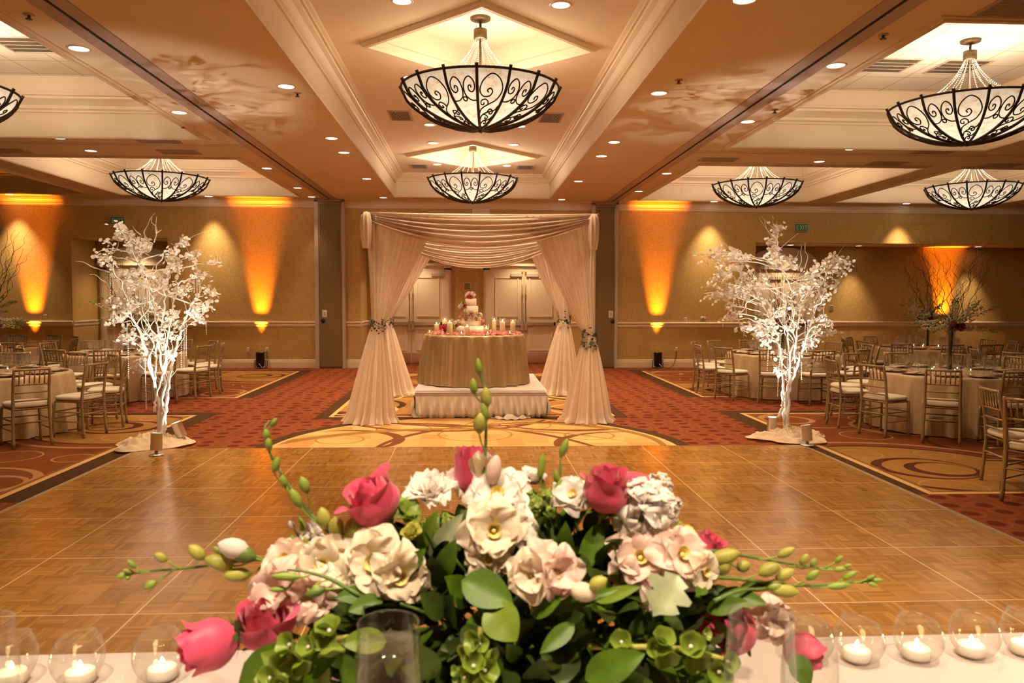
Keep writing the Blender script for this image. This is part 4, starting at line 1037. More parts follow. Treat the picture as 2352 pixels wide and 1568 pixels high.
TRR = [([(1799,1008,0),(1803,985,0),(1800,950,.02),(1808,920,0),(1815,885,-.03),(1826,855,-.05),(1838,820,-.08),(1850,780,-.1),(1865,730,-.12),(1880,690,-.1)], .026),
       ([(1811,1008,.02),(1812,985,.02),(1805,955,0),(1804,925,0),(1800,890,.02),(1796,850,.05),(1792,810,.1),(1785,770,.12),(1765,725,.15),(1745,690,.15)], .026),
       ([(1806,1010,-.03),(1807,985,-.04),(1808,960,-.04),(1812,930,-.05),(1810,900,-.06),(1815,860,-.02),(1812,800,.05),(1806,740,.1),(1800,680,.12),(1798,630,.1)], .024),
       ([(1803,1006,.04),(1806,965,.05),(1802,935,.06),(1798,900,.1),(1806,860,.15),(1820,810,.2),(1832,750,.22),(1838,690,.25)], .02),
       ([(1788,958,-.05),(1796,935,-.04),(1800,915,-.03),(1812,885,0),(1822,850,.05),(1826,800,-.15),(1822,740,-.2),(1818,670,-.22)], .018)]
white_tree((b1.x, b1.y, .0), b1.y, 4, CLR, 4.826, (1580, 490), LOWR, TIPR, BDR, TRR, 'white branch tree with round pale leaves and bead strands right of the dance floor')

def fabric_mound(c, rx, ry, h, seed, label):
    rn = random.Random(seed); ph = [rn.uniform(0, 6) for _ in range(8)]
    def fn(u, v):
        a = 2*pi*u; e = 1+.14*sin(3*a+ph[0])+.08*sin(5*a+ph[1])
        r_ = v*e
        z = h*max(0, 1-v**1.3)*(.75+.25*sin(2*a+ph[2]))+.034*(1.1-abs(sin(5*a+9*v+ph[3]))-.6*abs(sin(8*a-13*v+ph[4]))+.5*sin(19*v+3*a+ph[5]))*v*(1.15-v)*3
        return (c[0]+rx*r_*cos(a), c[1]+ry*r_*sin(a), max(.006, .03+z*1.0) if v < .98 else .026)
    return tag(MB().grid(fn, 110, 26, True).build('fabric_drape', 'base_fabric'), label, 'fabric')
fabric_mound((b0.x-.08, b0.y-.10), .40, .36, .15, 1, 'peach sheer fabric heaped round the foot of the left white tree')
fabric_mound((b1.x+.02, b1.y-.08), .44, .34, .13, 2, 'peach sheer fabric heaped round the foot of the right white tree')
def spot_can(p, tilt_dir, tilt, label, power, target):
    t = thing('spotlight_can', label, 'spotlight', p, 0, 'small cans lighting the trees')
    d = Vector((tilt_dir[0]*sin(tilt), tilt_dir[1]*sin(tilt), cos(tilt))); m_ = Matrix.Translation((0, 0, .05)) @ frame(d)
    MB().lathe([(.001, 0), (.075, 0), (.075, .01), (.02, .014), (.016, .045), (.001, .05)], 16).build('base', 'can_metal', t)
    q = MB(); q.m = m_; q.lathe([(.001, 0), (.055, .002), (.058, .01), (.058, .17), (.061, .172), (.061, .182), (.054, .182), (.052, .165)], 20); q.build('housing', 'can_metal', t)
    q = MB(); q.m = m_; q.lathe([(.0, .168), (.05, .168), (.0525, .17)], 18); q.build('lens', 'spot_lens', t)
    l = lamp('SPOT', 'spot_lamp', tuple(m_ @ Vector((0, 0, .2))), power, (1, .90, .74), t, spot_size=R(60), spot_blend=.5, shadow_soft_size=.02)
    v = Vector(target)-Vector(p)-Vector(l.location); l.rotation_euler = v.to_track_quat('-Z', 'Y').to_euler()
sp0 = onZ(361, 1049, 0); spot_can((sp0.x, sp0.y-.02, .023), (0, 1), .12, 'small white spotlight can in front of the left tree foot', 160, (b0.x-.15, b0.y, 2.0))
sp1 = onZ(419, 1020, 0); spot_can((sp1.x, sp1.y, .035), (-1, -.2), .35, 'small white spotlight can tilted toward the left tree from its right', 140, (b0.x, b0.y, 1.9))
sp2 = onZ(1776, 1008, 0); spot_can((sp2.x, sp2.y+.05, .03), (0, -.2), .08, 'small white spotlight can left of the right tree foot', 150, (b1.x+.05, b1.y, 2.0))
sp3 = onZ(1854, 1027, 0); spot_can((sp3.x, sp3.y, .024), (-.3, 1), .15, 'small white spotlight can shining brightly right of the right tree foot', 160, (b1.x, b1.y, 2.0))

# ------------------------------------------------------------------ draped canopy
cn = thing('draped_canopy', 'blush sheer fabric canopy on four posts around the cake table', 'canopy')
CYF, CYB, CZT = 10.57, 13.7, 2.78
CX = (-1.43, 1.68)
for x, y in ((-1.27, CYF), (1.60, CYF), (-1.44, CYB), (1.62, CYB)): MB().lathe([(.14, 0), (.14, .01), (.02, .015), (.02, CZT), (.001, CZT)], 12, (x, y, 0)).build('post', 'can_metal', cn)
for a_, b_ in (((CX[0], CYF), (CX[1], CYF)), ((CX[0], CYB), (CX[1], CYB)), ((CX[0], CYF), (CX[0], CYB)), ((CX[1], CYF), (CX[1], CYB))):
    MB().tube([(*a_, CZT), (*b_, CZT)], .02, 8).build('crossbar', 'can_metal', cn)
def curtain(xc, yc, s, sy, tie, wid, foot, seed, rf=.27):
    rn = random.Random(seed); tx, ty, tz = tie; ph = rn.uniform(0, 6)
    q = MB(); side = .45
    def top(u):     # plan of the hanging sheet round the corner
        L = u*(wid+side)
        if L < side: return Vector((xc-s*.02, yc+sy*(side-L), 0))
        return Vector((xc+s*(L-side), yc-sy*.02, 0))
    def up(u, v):
        t = top(u); a = pi*(1.1-1.2*u)
        e = Vector((tx+.065*cos(a)*(-s)*(-1)+s*.03*(u-.5), ty-.05*sin(a), 0))
        g = v**(1.0 if u > .35 else .9-.5*(1-u))
        p = t.lerp(e, g)
        am = (.028+.012*sin(9*u+ph))*(1-v)+.018*v*(1 if v < 1 else .5)
        w_ = sin(2*pi*15*u+ph+1.5*sin(5*u))+.4*sin(2*pi*31*u+ph)
        p += Vector((s*.3*am*w_ if u < .3 else 0, -sy*am*w_*.8, 0))
        z = CZT+.015-(CZT+.015-tz)*v-.02*sin(pi*v)*u
        return (p.x, p.y, z)
    q.grid(up, 150, 26)
    def low(u, v):
        a = 2*pi*u; k = v**.85
        r_ = .068+(rf-.068)*k
        f = 1+(.10+.07*v)*sin(17*a+ph)+.09*sin(25*a+2*ph+v)+.05*sin(7*a)
        cx_ = tx+(foot[0]-tx)*v; cy_ = ty+(foot[1]-ty)*v
        z = tz*(1-v)**1.0
        if v > .955: r_ *= 1.12; z = .012+.02*(1+sin(7*a+ph))*(1-v)/.045
        return (cx_+r_*f*cos(a), cy_+r_*f*sin(a)*.85, max(.008, z))
    q.grid(low, 200, 26, True)
    return q.build('curtain', 'chiffon', cn)
T_FL, T_FR, T_BL, T_BR = (-1.25, CYF, 1.30), (1.60, CYF, 1.16), (-1.47, CYB, 1.27), (1.63, CYB, 1.29)
curtain(CX[0], CYF, 1, 1, T_FL, 1.02, (-1.34, CYF-.02), 1, .29); curtain(CX[1], CYF, -1, 1, T_FR, .98, (1.58, CYF-.02), 2, .29)
curtain(CX[0], CYB, 1, -1, T_BL, .98, (-1.36, CYB-.03), 3, .33); curtain(CX[1], CYB, -1, -1, T_BR, .80, (1.58, CYB-.03), 4, .33)
def swag(yc, sag, seed, nf, y0=0):
    rn = random.Random(seed); ph = rn.uniform(0, 6)
    def fn(u, v):
        x = CX[0]-.03+(CX[1]-CX[0]+.06)*u; w_ = 2*u-1; c_ = 1-abs(w_)**2.0
        asym = 1+.12*w_
        z = CZT+.03-(.02+.0*v)*c_-v*sag*c_*(1+.10*sin(pi*u*1.0+1.2)*0)
        z -= (1-c_)*.07*v
        y = yc-.05-.05*v*c_+(.035+.045*v)*c_*sin(2*pi*nf*v+1.4*w_+ph)+.012*sin(2*pi*nf*2.3*v-2*w_)
        return (x, y, z)
    return MB().grid(fn, 60, 64).build('swag', 'chiffon', cn)
swag(CYF, .44, 5, 6); swag(CYB, .60, 6, 7)
for x in (CX[0]+.045, CX[1]-.045):
    q = MB(); q.m = Matrix.Translation((x, CYF-.03, CZT-.03)); q.lathe([(.05, -.42), (.07, -.30), (.08, -.1), (.072, 0), (.05, .05), (.001, .065)], 40, (0, 0, 0), True, lambda r_, z, a, i: (r_*(1+.13*sin(9*a+.4*i)), z))
    q.build('corner_wrap', 'chiffon', cn)
def leafy_garland(c, r_, seed, label, drop=.0):
    rn = random.Random(seed); t = thing('leaf_garland', label, 'garland', c)
    P = [Vector((r_*cos(2*pi*i/24), r_*sin(2*pi*i/24), .03*sin(4*pi*i/24)+drop*(i/24-.5))) for i in range(25)]
    MB().tube(P, .004, 5).build('vine', 'willow', t); q = MB()
    for k in range(70):
        p = P[rn.randrange(25)]; o = Vector((p.x, p.y, rn.gauss(0, .4))).normalized()
        q.m = Matrix.Translation(p+o*rn.uniform(.0, .035)+Vector((0, 0, rn.gauss(-.01, .05)))) @ frame((o.x, o.y, rn.gauss(0, .6)), (rn.gauss(0, 1), rn.gauss(0, 1), rn.gauss(0, 1)))
        s = rn.uniform(.018, .032)
        q.add([(0, -s, 0), (s*.55, -.15*s, .004), (s*.8, .4*s, 0), (.2*s, .35*s, .004), (0, 1.2*s, 0), (-.2*s, .35*s, .004), (-s*.8, .4*s, 0), (-s*.55, -.15*s, .004)], [(0, 1, 7), (1, 2, 3), (1, 3, 5, 7), (3, 4, 5), (5, 6, 7)])
    q.build('leaves', 'ivy', t)
leafy_garland(T_FL, .095, 1, 'dark ivy garland tying the front left curtain of the canopy', .03); leafy_garland((T_FR[0], T_FR[1], T_FR[2]+.03), .095, 2, 'upper ivy garland tying the front right curtain of the canopy')
leafy_garland((T_FR[0], T_FR[1], T_FR[2]-.10), .105, 5, 'lower ivy garland on the front right curtain of the canopy')
leafy_garland(T_BL, .12, 3, 'bushy dark ivy garland tying the back left curtain of the canopy'); leafy_garland(T_BR, .11, 4, 'trailing ivy garland tying the back right curtain of the canopy')

# ------------------------------------------------------------------ cake platform and table
PX0, PX1, PY0, PY1, PZ = -.77, 1.04, 10.92, 13.3, .39
pf = thing('cake_platform', 'low white skirted platform carrying the cake table', 'platform', (0, 0, 0))
MB().bbox(PX0, PX1, PY0, PY1, PZ-.09, PZ-.004, .012).build('deck', 'white_cloth', pf)
q = MB(); q.grid(lambda u, v: (PX0-.02+(PX1-PX0+.04)*u, PY0-.02+(PY1-PY0+.04)*v, PZ+.004*sin(21*u+5*v)*sin(13*v)-(.03 if v == 0 else 0)), 40, 40); q.build('deck_cloth', 'white_cloth', pf)
q = MB(); q.box(PX0-.012, PX1+.012, PY0-.012, PY0-.002, PZ-.095, PZ-.03); q.build('skirt_band', 'white_cloth', pf)
loop = [(PX0, PY0), (PX1, PY0), (PX1, PY1), (PX0, PY1), (PX0, PY0)]
per = [((Vector(loop[i+1])-Vector(loop[i])).length) for i in range(4)]; tot = sum(per)
def peri(u):
    L = u*tot
    for i in range(4):
        if L <= per[i] or i == 3:
            a_, b_ = Vector(loop[i]), Vector(loop[i+1]); d = (b_-a_).normalized(); return a_+d*L, Vector((d.y, -d.x))
        L -= per[i]
for u0, u1, sd in ((0, .12, 1), (.12, .2185, 2), (.2185, 1, 3)):
    ph = sd*2.1
    def sk(u, v, u0=u0, u1=u1, ph=ph):
        uu = u0+(u1-u0)*u; p, n_ = peri(min(.99999, uu)); L = uu*tot
        box_ = math.exp(-((L*5.2) % 1-.5)**2*14)
        o = .014+.02*box_*(1-.5*v)+min(1, v*2.2)*(.026*sin(L*44+2.4*v+ph)+.020*sin(L*83-3*v))+.035*sin(pi*min(1, v*1.02))*v+(.0 if v < .9 else -.02)
        return (p.x+n_.x*o, p.y+n_.y*o, (PZ-.085)*(1-v)+.006+.012*v*max(0, sin(L*9+ph)))
    MB().grid(sk, int(260*(u1-u0)/.25)+20, 16).build('skirt', 'white_satin', pf)
q = MB().grid(lambda u, v: (.28+.55*u, 10.86-.05*sin(pi*u)-.10*v*sin(pi*u), .012+.05*sin(pi*v)*sin(pi*u)*(1+.5*sin(17*u))+.008*sin(31*u+5*v)), 50, 12); q.build('loose_cloth', 'white_satin', pf)
TC = (.05, 12.0); TZ = 1.135; TR = .76
tablecloth('cake_tablecloth', TC, TR, TZ, PZ+.012, 21, 'cake_satin', 'gold satin cloth over the round cake table on the white platform', 77, .07, .062)

# the cake
ck = thing('wedding_cake', 'four tier white wedding cake with rings of pink flowers', 'cake', (-.005, TC[1], TZ))
for r_, z0, z1 in ((.225, 0, .115), (.150, .115, .222), (.112, .225+.06, .42), (.085, .42, .535)):
    MB().lathe([(.001, z0), (r_, z0+.002), (r_, z1-.012), (r_-.004, z1-.004), (r_-.012, z1), (.001, z1)], 40).build('tier', 'frosting', ck)
MB().lathe([(.001, .215), (.10, .216), (.10, .29), (.001, .291)], 24).build('tier', 'frosting', ck)
def bloom(q, p, d, r_, rn, layers=3):
    for L in range(layers):
        k = 5; t = .25+.9*L/layers
        for j in range(k):
            a = 2*pi*j/k+L*.6+rn.random()*.3
            q.m = Matrix.Translation(p) @ frame(d, (rn.random(), 1, .3)) @ Matrix.Rotation(a, 4, 'Z') @ Matrix.Rotation(t, 4, 'Y')
            w_ = r_*.55
            q.add([(0, 0, 0), (w_*.3, -w_*.8, r_*.55), (w_*.1, -w_*.5, r_), (w_*.1, w_*.5, r_), (w_*.3, w_*.8, r_*.55), (w_*.5, 0, r_*.6)], [(0, 1, 5), (1, 2, 5), (2, 3, 5), (3, 4, 5), (4, 0, 5)])
    q.m = Matrix()
def flower_bits(parent, spots, seed):
    rn = random.Random(seed)
    for p, d, r_, mt, nm in spots:
        q = MB(); bloom(q, Vector(p), Vector(d), r_, rn); q.build(nm, mt, parent)
rn = random.Random(11); S = []
for k in range(34):
    a = 2*pi*k/34+rn.random()*.1; zz = rn.choice((.22, .25, .285)); rr = .150-.02*(zz-.22)/.06+rn.uniform(-.005, .012)
    mt, nm = rn.choice((('petal_pink', 'pink_bloom'), ('rose_pink', 'pink_bloom'), ('petal_blush', 'blush_bloom'), ('petal_white', 'white_bloom'), ('hydrangea', 'green_bloom'), ('hydrangea', 'green_bloom')))
    S.append(((rr*cos(a), rr*sin(a), zz), (cos(a), sin(a), .5), .042, mt, nm))
for k in range(16):
    a = 2*pi*k/16; e = rn.choice((.2, .6, 1.1)); rr = .06*cos(e)
    mt, nm = rn.choice((('rose_pink', 'pink_bloom'), ('petal_pink', 'pink_bloom'), ('petal_pink', 'pink_bloom'), ('petal_blush', 'blush_bloom'), ('petal_white', 'white_bloom')))
    S.append(((rr*cos(a), rr*sin(a), .55+.06*sin(e)), (cos(a)*cos(e), sin(a)*cos(e), sin(e)), .042, mt, nm))
for x, z, mt, nm in ((-.125, .43, 'petal_white', 'white_bloom'), (-.10, .46, 'hydrangea', 'green_bloom'), (-.085, .41, 'rose_pink', 'pink_bloom'), (-.15, .405, 'petal_white', 'white_bloom'), (-.12, .385, 'hydrangea', 'green_bloom'),
                     (-.17, .18, 'petal_white', 'white_bloom'), (-.20, .145, 'hydrangea', 'green_bloom'), (-.19, .125, 'rose_pink', 'pink_bloom'), (-.235, .09, 'hydrangea', 'green_bloom'), (-.24, .055, 'hydrangea', 'green_bloom'), (-.22, .16, 'petal_white', 'white_bloom'),
                     (.165, .19, 'petal_blush', 'blush_bloom'), (.18, .15, 'rose_pink', 'pink_bloom'), (.20, .125, 'hydrangea', 'green_bloom')):
    S.append(((x, -.07, z), (x*4, -1, .4), .045, mt, nm))
flower_bits(ck, S, 5)
# petals on the table
rn = random.Random(4); q = MB()
for k in range(1000):
    a = rn.uniform(0, 2*pi); r_ = TR*.93*math.sqrt(rn.random()); s = rn.uniform(.016, .028)
    q.m = Matrix.Translation((TC[0]+r_*cos(a), TC[1]+r_*sin(a), TZ+rn.uniform(.006, .028))) @ Matrix.Rotation(rn.uniform(0, 6), 4, 'Z') @ Matrix.Rotation(rn.gauss(0, .5), 4, 'X'); q.cur = 1 if rn.random() < .25 else 0
    if math.hypot(r_*cos(a)+.055, r_*sin(a)) < .235: q.m = Matrix.Translation((TC[0]+.02+TR*.8*cos(a), TC[1]+TR*.8*sin(a), TZ+.012))
    q.add([(-s, 0, .004), (-s*.5, -s*.8, .006), (s*.6, -s*.8, 0), (s, 0, .008), (s*.6, s*.8, 0), (-s*.5, s*.8, .006), (0, 0, -.003)], [(i, (i+1) % 6, 6) for i in range(6)])
o = q.build('rose_petals', ['petal_pink', 'rose_pink']); tag(o, 'loose pink rose petals strewn over the cake table', 'petals', kind='stuff')
def pillar(x, y, rad, hc, hg, label):
    t = thing('pillar_candle', label, 'candle', (x, y, TZ), 0, 'candles round the cake')
    MB().lathe([(.001, .006), (rad*.86, .006), (rad*.86, hc-.004), (rad*.7, hc), (.001, hc-.006)], 18).build('candle', 'ivory_wax', t)
    lamp('POINT', 'flame_lamp', (0, 0, hc+.03), 1.1, (1, .62, .28), t, shadow_soft_size=.01)
    MB().ball((0, 0, hc+.016), .008, 8, 6, (.75, .75, 1.6)).build('flame', 'flame', t)
    if hg: MB().lathe([(.001, .001), (rad, .002), (rad, hg), (rad-.003, hg), (rad-.003, .004)], 20).build('glass_cylinder', 'clear_glass', t)
def atable(xp, Yv): return onY(xp, 765, Yv).x
for xp, Yv, rad, hc, hg, lb in ((1002.5, 12.2, .042, .135, .15, 'short pinkish pillar candle at the left of the cake table'), (1021, 12.35, .042, .19, .25, 'pillar candle in a tall glass half hidden behind another, left of the cake'),
    (1033, 11.5, .045, .185, .24, 'tall pillar candle in glass in front, left of the cake'), (1073, 11.42, .04, .125, .14, 'short pillar candle in front of the cake'), (1117, 11.75, .042, .09, .15, 'low candle in a glass close to the right of the cake'),
    (1135, 12.1, .041, .20, .26, 'tall pillar candle in glass, first right of the cake'), (1154, 11.8, .043, .19, .25, 'tall pillar candle in glass, middle of the three right of the cake'), (1178, 11.8, .043, .185, .23, 'tall pillar candle in glass, rightmost on the cake table')):
    pillar(atable(xp, Yv), Yv, rad, hc, hg, lb)
for xp, Yv, lb in ((986.5, 11.9, 'small tea light at the left end of the cake table'), (1060, 11.4, 'small tea light left of the short candle in front of the cake'), (1120, 11.4, 'small tea light at the front edge right of the cake'), (1171, 11.6, 'small tea light under the rightmost tall candle')):
    t = thing('tea_light', lb, 'candle', (atable(xp, Yv), Yv, TZ), 0, 'tea lights on the cake table'); put('cup', vot_me, t); put('candle', votc_me, t); put('flame', votf_me, t)
t = thing('rose_bunch', 'small bunch of pink roses on the petals left of the cake', 'flowers', (atable(1021, 11.6), 11.6, TZ))
flower_bits(t, [((.02*cos(k*2.4)*k**.5, .02*sin(k*2.4), .06+.03*(k % 3)), (cos(k), -.6, .7), .045, 'rose_pink', 'rose') for k in range(6)], 9)
q = MB(); [q.tube([(0, 0, .05), (.03+.01*k, -.02*k, .004)], .004, 4) for k in range(4)]; q.build('stems', 'stem_green', t)
# ------------------------------------------------------------------ head table in the foreground
HZ = 1.03
def htop(x): return 1.418+.008*x
q = MB(); N = 120
def ht(u, v):
    x = -2.0+4.2*u; yb_, yf = htop(x), .62
    if v < .5:     # top, far edge to near edge
        return (x, yf+(yb_-yf)*(v/.5), HZ-.0015*sin(9*x)*sin(7*v))
    if v < .62:    # rounded far edge
        t = (v-.5)/.12*pi/2; return (x, yb_+.012*sin(t), HZ-.012+.012*cos(t))
    t = (v-.62)/.38; return (x, yb_+.012+.03*t+.03*t*sin(14*x+sin(5*x)), (HZ-.012)*(1-t)+.01)
q.grid(ht, N, 50)
q.grid(lambda u, v: (-2.0+4.2*u, .62-.02*v-.02*v*sin(15*u*3), HZ*(1-v)+.01*v), 60, 8)
for x in (-2.0, 2.2): q.grid(lambda u, v: (x, .62+(htop(x)-.61)*u, HZ*(1-v)+.01*v), 8, 6)
tag(q.build('tablecloth', 'white_cloth'), 'white cloth over the head table in the foreground', 'tablecloth')
# round glass candle bowls
q = MB(); rb = .0425
def globe(u, v):
    a = 2*pi*u; zt = .075+.0055*cos(a-.6)
    th = .42+(2.30-.42)*v; z = rb*1.05-rb*1.12*cos(th)
    zmax = rb*1.05-rb*1.12*cos(2.30); zz = .0008+(z-(rb*1.05-rb*1.12*cos(.42)))*(zt/(zmax-(rb*1.05-rb*1.12*cos(.42)))) if True else z
    return (rb*sin(th)*cos(a), rb*sin(th)*sin(a), zz)
q.grid(globe, 40, 16, True)
q.tube([Vector(globe(i/40, 1)) for i in range(41)], .0011, 5, False)
q.lathe([(.001, .001), (.016, .001), (.0173, .003), (.012, .004), (.001, .004)], 24)
glb = q.mesh('glass_bowl', 'votive_glass')
tl = MB().lathe([(.001, .0045), (.0225, .0045), (.0232, .008), (.0232, .021), (.021, .0225), (.001, .0205)], 24).mesh('candle', 'white_wax')
flm = MB().lathe([(.0005, .024), (.003, .026), (.0040, .029), (.003, .034), (.0005, .039)], 10).mesh('flame', 'flame')
GL = [(-.765, 1.315, 0, 'glass candle bowl cut by the left edge of the picture'), (-.654, 1.312, .3, 'glass candle bowl with lit tea light, second from the left'), (-.523, 1.316, .8, 'glass candle bowl with lit tea light just left of the fallen pink roses'),
      (.600, 1.335, 2.4, 'glass candle bowl seen through the wine glasses on the right'), (.688, 1.326, 2.6, 'glass candle bowl right of the wine glasses, nearest to the flowers'), (.797, 1.329, 2.2, 'glass candle bowl, middle one of the row at the right'), (.906, 1.338, 2.8, 'glass candle bowl, last whole one at the right'), (1.005, 1.34, 2.0, 'glass candle bowl cut by the right edge of the picture')]
for x, y, rz, lb in GL:
    t = thing('candle_bowl', lb, 'candle', (x, y, HZ), rz, 'glass candle bowls on the head table')
    put('glass_bowl', glb, t); put('candle', tl, t, (.004, -.003, 0)); put('flame', flm, t, (.004, -.003, 0))
    lamp('POINT', 'flame_lamp', (.004, -.003, .05), .06, (1, .6, .25), t, shadow_soft_size=.006)
def wine(xp, yp, Y, rr, label, liquid=None, bulge=1.13):
    p = onY(xp, yp, Y); h = p.z-HZ
    t = thing('wine_glass', label, 'glass', (p.x, p.y, HZ), 0, 'glasses on the head table')
    B = [(rr*1.0, h), (rr*1.05, h*.88), (rr*bulge, h*.72), (rr*bulge*.96, h*.60), (rr*.72, h*.49), (rr*.25, h*.44), (.0045, h*.40), (.004, h*.15), (.006, h*.06), (.030, .006), (.034, .001)]
    L = [Vector((a, 0, b_)) for a, b_ in B]; L = smoothpts(L, 4)
    q = MB().lathe([(max(.001, v.x), v.z) for v in reversed(L)], 40); q.lathe([(rr-.0012, h-.001), (rr, h+.0008), (rr+.001, h-.001)], 40); q.build('glass', 'clear_glass', t)
    if liquid:
        z = h-liquid; MB().lathe([(.001, h*.45), (rr*.2, h*.455), (rr*.68, h*.50), (rr*bulge*.92, h*.61), (rr*bulge*.95, min(z-.001, h*.74)), (rr*1.0, z), (.001, z)], 36).build('wine', 'wine', t)
wine(892, 1428, .90, .0352, 'tall glass of white wine in front of the flowers at centre left', .026)
wine(1748, 1412, .90, .0372, 'tall empty wine glass in front of the pink rose at the right')
wine(1862, 1445, 1.0, .0325, 'wine glass behind the tall one at the right, before a candle bowl')
wine(-52, 1430, .95, .0385, 'wine glass just showing at the left edge')

# ------------------------------------------------------------------ the floral arrangement
fc = onY(1190, 1560, 1.13)
FA = thing('floral_centerpiece', 'large low arrangement of pink roses, white orchids and greenery in the foreground', 'flower arrangement', (fc.x, fc.y, HZ))
FB = Vector((fc.x, fc.y, HZ))
def fp(x, y, Y): return onY(x, y, Y)-FB
MB().lathe([(.001, 0), (.15, .002), (.17, .03), (.165, .06), (.15, .065), (.001, .06)], 28).build('container', 'leaf_dark', FA)
def petal(q, m_, f, nu=8, nv=8):
    q.m = m_; q.grid(f, nu, nv); q.m = Matrix()
def rose(xp, yp, Y, r, axis, seed, h=2.0, opened=.5, mt='rose_pink', spin=0):
    rn = random.Random(seed); p = fp(xp, yp, Y); M_ = Matrix.Translation(p) @ frame(axis) @ Matrix.Rotation(spin, 4, 'Z'); q = MB(); H = h*r
    for ly, (n, k, wd, fl, zz) in enumerate(((2, .24, 2.2, 0, .03), (3, .40, 1.5, .02, .02), (3, .60, 1.25, .06, .01), (4, .80, 1.0, .12, -.01), (4, 1.0, .95, .30*opened+.1, -.05))):
        for j in range(n):
            a0 = 2*pi*j/n+ly*.9+rn.uniform(-.15, .15); kk = k*rn.uniform(.95, 1.05); tp = rn.uniform(.9, 1.05); fl_ = fl*rn.uniform(.5, 1.6); pt = rn.uniform(.0, .03); tw = rn.uniform(-.15, .15)
            def f(u, v):
                u = 2*u-1; vv = v*(1-.22*abs(u)**2.4)*tp
                pr = .12+.88*sin(pi*min(1, .5*vv/.50))**.8 if vv < .5 else 1-.16*((vv-.5)/.5)**1.6
                rad = r*kk*pr
                if vv > .72: rad += fl_*r*((vv-.72)/.28)**1.6*(1+.3*cos(3*u))
                rad += r*.02*sin(7*u+ly)*v
                a = a0+u*wd*(.55+.45*sin(pi*(.1+.75*v)))+tw*v
                z = H*(vv-.42)+zz*H+pt*H*max(0, 1-abs(u)*2)*v**4-(fl_*.25*r*max(0, (vv-.8)/.2)**2)
                return (rad*cos(a), rad*sin(a), z)
            petal(q, M_, f, 12, 10)
    o = q.build('rose', mt, FA)
    q = MB(); q.m = M_
    q.lathe([(.001, -.62*H), (.16*r, -.58*H), (.30*r, -.48*H), (.34*r, -.40*H), (.2*r, -.36*H)], 10)
    for j in range(5):
        a = 2*pi*j/5+.3
        def sf(u, v, a=a): u = 2*u-1; w_ = .16*r*(1-v)**.7; rr_ = (.30+.75*sin(v*1.7))*r; return (rr_*cos(a)-u*w_*sin(a), rr_*sin(a)+u*w_*cos(a), -.42*H+.22*H*v-(.25*H*max(0, v-.5)))
        q.grid(sf, 3, 6)
    q.build('calyx', 'stem_green', o)
    b_ = M_ @ Vector((0, 0, -.6*H)); e = Vector((b_.x*.45, b_.y*.3, max(.07, b_.z*.35)))
    MB().tube(bez(b_, b_-Vector(axis).normalized()*.06, e), .0032, 6).build('stem', 'stem_green', o)
def blossom(q, M_, n, L, w_, el, rec, ruf, seed, cupk=.25, a_off=0):
    rn = random.Random(seed)
    for j in range(n):
        a = 2*pi*j/n+a_off+rn.uniform(-.2, .2); l_ = L*rn.uniform(.85, 1.12); e = el+rn.uniform(-.15, .15); ph = rn.uniform(0, 6); ww = w_*rn.uniform(.85, 1.1)
        def f(u, v):
            u = 2*u-1; wd = ww*(sin(pi*(.08+.84*v)))**.62
            an = e-rec*v*v; x = l_*(v*(1-.12*u*u))*cos(an); z = l_*v*sin(an)+cupk*wd*u*u+ruf*L*v*v*sin(5*u+ph)+ruf*.5*L*v*sin(9*u+2*ph)
            return (x, u*wd, z)
        petal(q, M_ @ Matrix.Rotation(a, 4, 'Z'), f, 9, 8)
def flower(name, xp, yp, Y, rpx, axis, mt, seed, n=6, el=.5, rec=.6, ruf=.06, layers=1, eye='flower_eye', wid=.55):
    r_ = rpx/FPX*Y; M_ = Matrix.Translation(fp(xp, yp, Y)) @ frame(axis) @ Matrix.Rotation(seed*1.3, 4, 'Z'); q = MB()
    for L in range(layers): blossom(q, M_, n, r_*(1.08-.22*L), r_*wid*(1-.12*L), el+.38*L, rec*(1-.25*L), ruf, seed*7+L, .3, .5*L)
    o = q.build(name, mt, FA)
    if eye:
        q = MB(); q.m = M_
        q.lathe([(.001, .0), (.10*r_, .05*r_), (.16*r_, .22*r_), (.22*r_, .34*r_)], 9); q.ball((0, 0, .16*r_), .08*r_, 7, 5); q.build('eye', eye, o)
    return o
def florets(name, xp, yp, Y, rpx, mt, seed, n, fr=.30, sc=(1, .8, 1)):
    rn = random.Random(seed); r_ = rpx/FPX*Y; c = fp(xp, yp, Y); q = MB(); g = MB()
    for k in range(n):
        d = Vector((rn.gauss(0, 1), rn.gauss(-.35, .8), rn.gauss(.25, .9))).normalized(); p = c+Vector((d.x*sc[0], d.y*sc[1], d.z*sc[2]))*r_*rn.uniform(.6, .95)
        blossom(q, Matrix.Translation(p) @ frame(d, (rn.random(), rn.random(), 1)), 5, r_*fr, r_*fr*.62, .45, .8, .14, seed*100+k); g.ball(p, r_*.07, 6, 4)
    o = q.build(name, mt, FA); q = MB()
    q.tube([c+Vector((0, 0, r_*.6)), c, Vector((c.x*.7, c.y*.6, .08))], .004, 6); q.build('stem', 'stem_green', o); g.build('eye', 'green_bud', o)
def bud(q, a, b_, w_):
    a, b_ = Vector(a), Vector(b_); d = b_-a; L = d.length; q.m = Matrix.Translation(a) @ frame(d, (0, -1, .3))
    q.lathe([(max(.0004, w_*s), L*t) for t, s in ((0, .25), (.1, .6), (.25, .92), (.45, 1.0), (.65, .92), (.82, .66), (.94, .32), (1, .03))], 9, (0, 0, 0), True, lambda r_, z, an, i: (r_*(1+.10*cos(2*an)), z)); q.m = Matrix()
